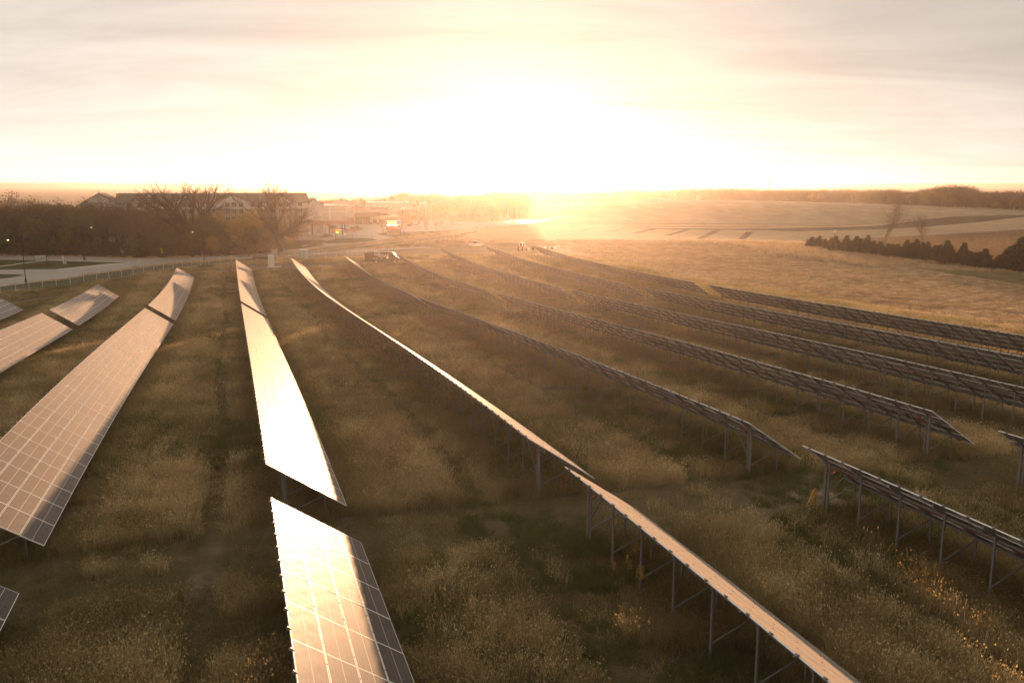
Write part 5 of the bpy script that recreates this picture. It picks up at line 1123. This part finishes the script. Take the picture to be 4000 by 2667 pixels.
# leaning rack at the start of the near sixth row, goldenrods under the edge-on table
s_, t_ = S0+PITCHROW*2+.7, T4-.7; x, y = st2xy(s_-.55, t_+.1); z = g1(x, y); e = empty('leaning_rack', (x, y, z), RA, 'orange slatted rack leaning against the twin posts of the lower right table', 'rack')
M_or = plain('orange_plastic', (.55, .14, .04), .5); M_yl = plain('yellow_rail', (.5, .32, .05), .5)
m = MB(); m.bar((.42, .25, .05), (.42, .25, 1.0), .06, .12, M_or); m.build('side_board', e); m = MB()
for q in (0, .22): m.bar((-.35+q, 0, .02), (.35+q*.3, .25, .95-q), .035, .05, M_yl)
for k in range(5): m.bar((-.25+k*.13, .05, .15+k*.16), (.4, .22, .15+k*.16), .025, .04, M_yl)
m.build('rails', e)
def rod(seed):
    r = random.Random(seed); m = MB(); m.tube([(0, 0, -.1), (.05, .02, .8), (.12, .05, 1.4)], [.012, .01, .005], M_twig, 4, False); m2 = MB()
    for i in range(80):
        f = r.uniform(.6, 1); c_ = Vector((.12*f+r.gauss(0, .09*(1.3-f)), .05*f+r.gauss(0, .09*(1.3-f)), 1.42*f)); d = Vector((r.gauss(0, 1), r.gauss(0, 1), r.gauss(.3, 1))).normalized()*.035; b = d.orthogonal()*.6; m2.add([c_-d, c_+b, c_+d, c_-b], [(0, 1, 2, 3)], L_gold)
    for i in range(30): f = r.uniform(.05, .6); c_ = Vector((0, 0, 1.3*f)); a = r.uniform(0, 6.28); d = Vector((math.cos(a), math.sin(a), .4))*r.uniform(.08, .2); b = Vector((-math.sin(a), math.cos(a), 0))*.015; m2.add([c_-b, c_+b, c_+d], [(0, 1, 2)], L_olive)
    return m.mesh('stem'), m2.mesh('flower_head')
GR = [rod(i) for i in range(3)]
for i, (x, y) in enumerate(((770, 800), (722, 840), (735, 870), (790, 900), (800, 930), (825, 975), (655, 880), (570, 520), (600, 560), (650, 640))):
    q = at(2000+x/1.622, 1700+(y+60)/1.622); lb = 'goldenrod plant with yellow seed heads under the edge on table'
    place_tree('goldenrod', GR[i % 3], q, random.uniform(.55, .85), None, lb, 'plant', 'goldenrods under the edge on table')
# ------------------------------------------------------------------ camera, sun, sky, haze
cam = bpy.data.cameras.new('camera'); co = bpy.data.objects.new('camera', cam); link(co)
cam.sensor_width = 36; cam.lens = 36*FPX/4000; cam.clip_end = 20000; cam.clip_start = .5
co.location = (0, 0, CAMZ); co.rotation_euler = (math.pi/2-PITCH, 0, 0)
bpy.context.scene.camera = co
SE = R(1.75); SA = R(.4)
sun = bpy.data.lights.new('sun', 'SUN'); sun.energy = 5.0; sun.angle = R(.53); sun.color = (1, .565, .30)
so = bpy.data.objects.new('sun', sun); link(so)
sd = Vector((math.sin(SA)*math.cos(SE), math.cos(SA)*math.cos(SE), math.sin(SE))); so.rotation_euler = sd.to_track_quat('Z', 'Y').to_euler()
w = bpy.data.worlds.new('World'); bpy.context.scene.world = w; w.use_nodes = True
t = w.node_tree; t.nodes.clear(); wo = t.nodes.new('ShaderNodeOutputWorld'); bg = t.nodes.new('ShaderNodeBackground')
sky = t.nodes.new('ShaderNodeTexSky'); sky.sky_type = 'NISHITA'; sky.sun_disc = False; sky.sun_elevation = SE; sky.sun_rotation = SA; sky.air_density = 1.0; sky.dust_density = 3.0; sky.altitude = 300
bg.inputs['Strength'].default_value = .06
tc = t.nodes.new('ShaderNodeTexCoord').outputs['Generated']
dp = t.nodes.new('ShaderNodeVectorMath'); dp.operation = 'DOT_PRODUCT'; t.links.new(tc, dp.inputs[0]); dp.inputs[1].default_value = sd
cs = math_(t, 'MAXIMUM', dp.outputs['Value'], 0.0)
sx = t.nodes.new('ShaderNodeSeparateXYZ'); t.links.new(tc, sx.inputs[0]); el = math_(t, 'MAXIMUM', sx.outputs[2], 0.0)
# thin high cloud lit through by the low sun: forward peaked and paler towards the horizon
wide = math_(t, 'MULTIPLY', math_(t, 'POWER', cs, 10.0), .6)
tight = math_(t, 'MULTIPLY', math_(t, 'POWER', cs, 260.0), 3.0)
low = math_(t, 'MULTIPLY', math_(t, 'MULTIPLY', math_(t, 'POWER', 2.718, math_(t, 'MULTIPLY', el, -17.0)), 6.5), math_(t, 'POWER', cs, 2.0))
pl = t.nodes.new('ShaderNodeVectorMath'); pl.operation = 'DIVIDE'; t.links.new(tc, pl.inputs[0])
cb = t.nodes.new('ShaderNodeCombineXYZ'); z_ = math_(t, 'ADD', el, .12)
for k in range(3): t.links.new(z_, cb.inputs[k])
t.links.new(cb.outputs[0], pl.inputs[1])
cn = noise(t, mapping(t, pl.outputs[0], (.45, 1.1, 1), R(25)), 1.3, 7, .6, .6)
cl = mapr(t, cn, .3, .75, .80, 1.12)
amt = math_(t, 'ADD', math_(t, 'ADD', math_(t, 'ADD', wide, tight), low), 5.6)
amt = math_(t, 'MULTIPLY', math_(t, 'MULTIPLY', amt, cl), math_(t, 'SUBTRACT', 1.0, math_(t, 'MULTIPLY', sx.outputs[0], .22)))
vs_ = t.nodes.new('ShaderNodeVectorMath'); vs_.operation = 'SCALE'; vs_.inputs[0].default_value = (1.0, .915, .825); t.links.new(amt, vs_.inputs['Scale'])
sk_ = t.nodes.new('ShaderNodeVectorMath'); sk_.operation = 'SCALE'; sk_.inputs['Scale'].default_value = .12; t.links.new(sky.outputs[0], sk_.inputs[0])
ad = t.nodes.new('ShaderNodeVectorMath'); ad.operation = 'ADD'; t.links.new(vs_.outputs[0], ad.inputs[0]); t.links.new(sk_.outputs[0], ad.inputs[1])
t.links.new(ad.outputs[0], bg.inputs[0]); t.links.new(bg.outputs[0], wo.inputs[0])
# haze: one closed box of even density round the whole scene
mb = MB(); hm, t, out = nt('haze_air'); pv = t.nodes.new('ShaderNodeVolumePrincipled')
pv.inputs['Color'].default_value = (1, .86, .77, 1); pv.inputs['Density'].default_value = .00015; pv.inputs['Anisotropy'].default_value = .80
t.links.new(pv.outputs[0], out.inputs['Volume'])
mb.box((0, 0, 11), (21400, 21400, 66), hm); ho = mb.build('haze', kind='stuff'); 
sc = bpy.context.scene
sc.view_settings.view_transform = 'Standard'; sc.view_settings.look = 'None'; sc.view_settings.exposure = 1.0; sc.view_settings.gamma = 1
sc.render.engine = 'CYCLES'; cy = sc.cycles
cy.max_bounces = 5; cy.diffuse_bounces = 2; cy.glossy_bounces = 2; cy.transmission_bounces = 3; cy.volume_bounces = 0; cy.transparent_max_bounces = 8
cy.use_denoising = True; cy.sample_clamp_indirect = 6; cy.sample_clamp_direct = 0
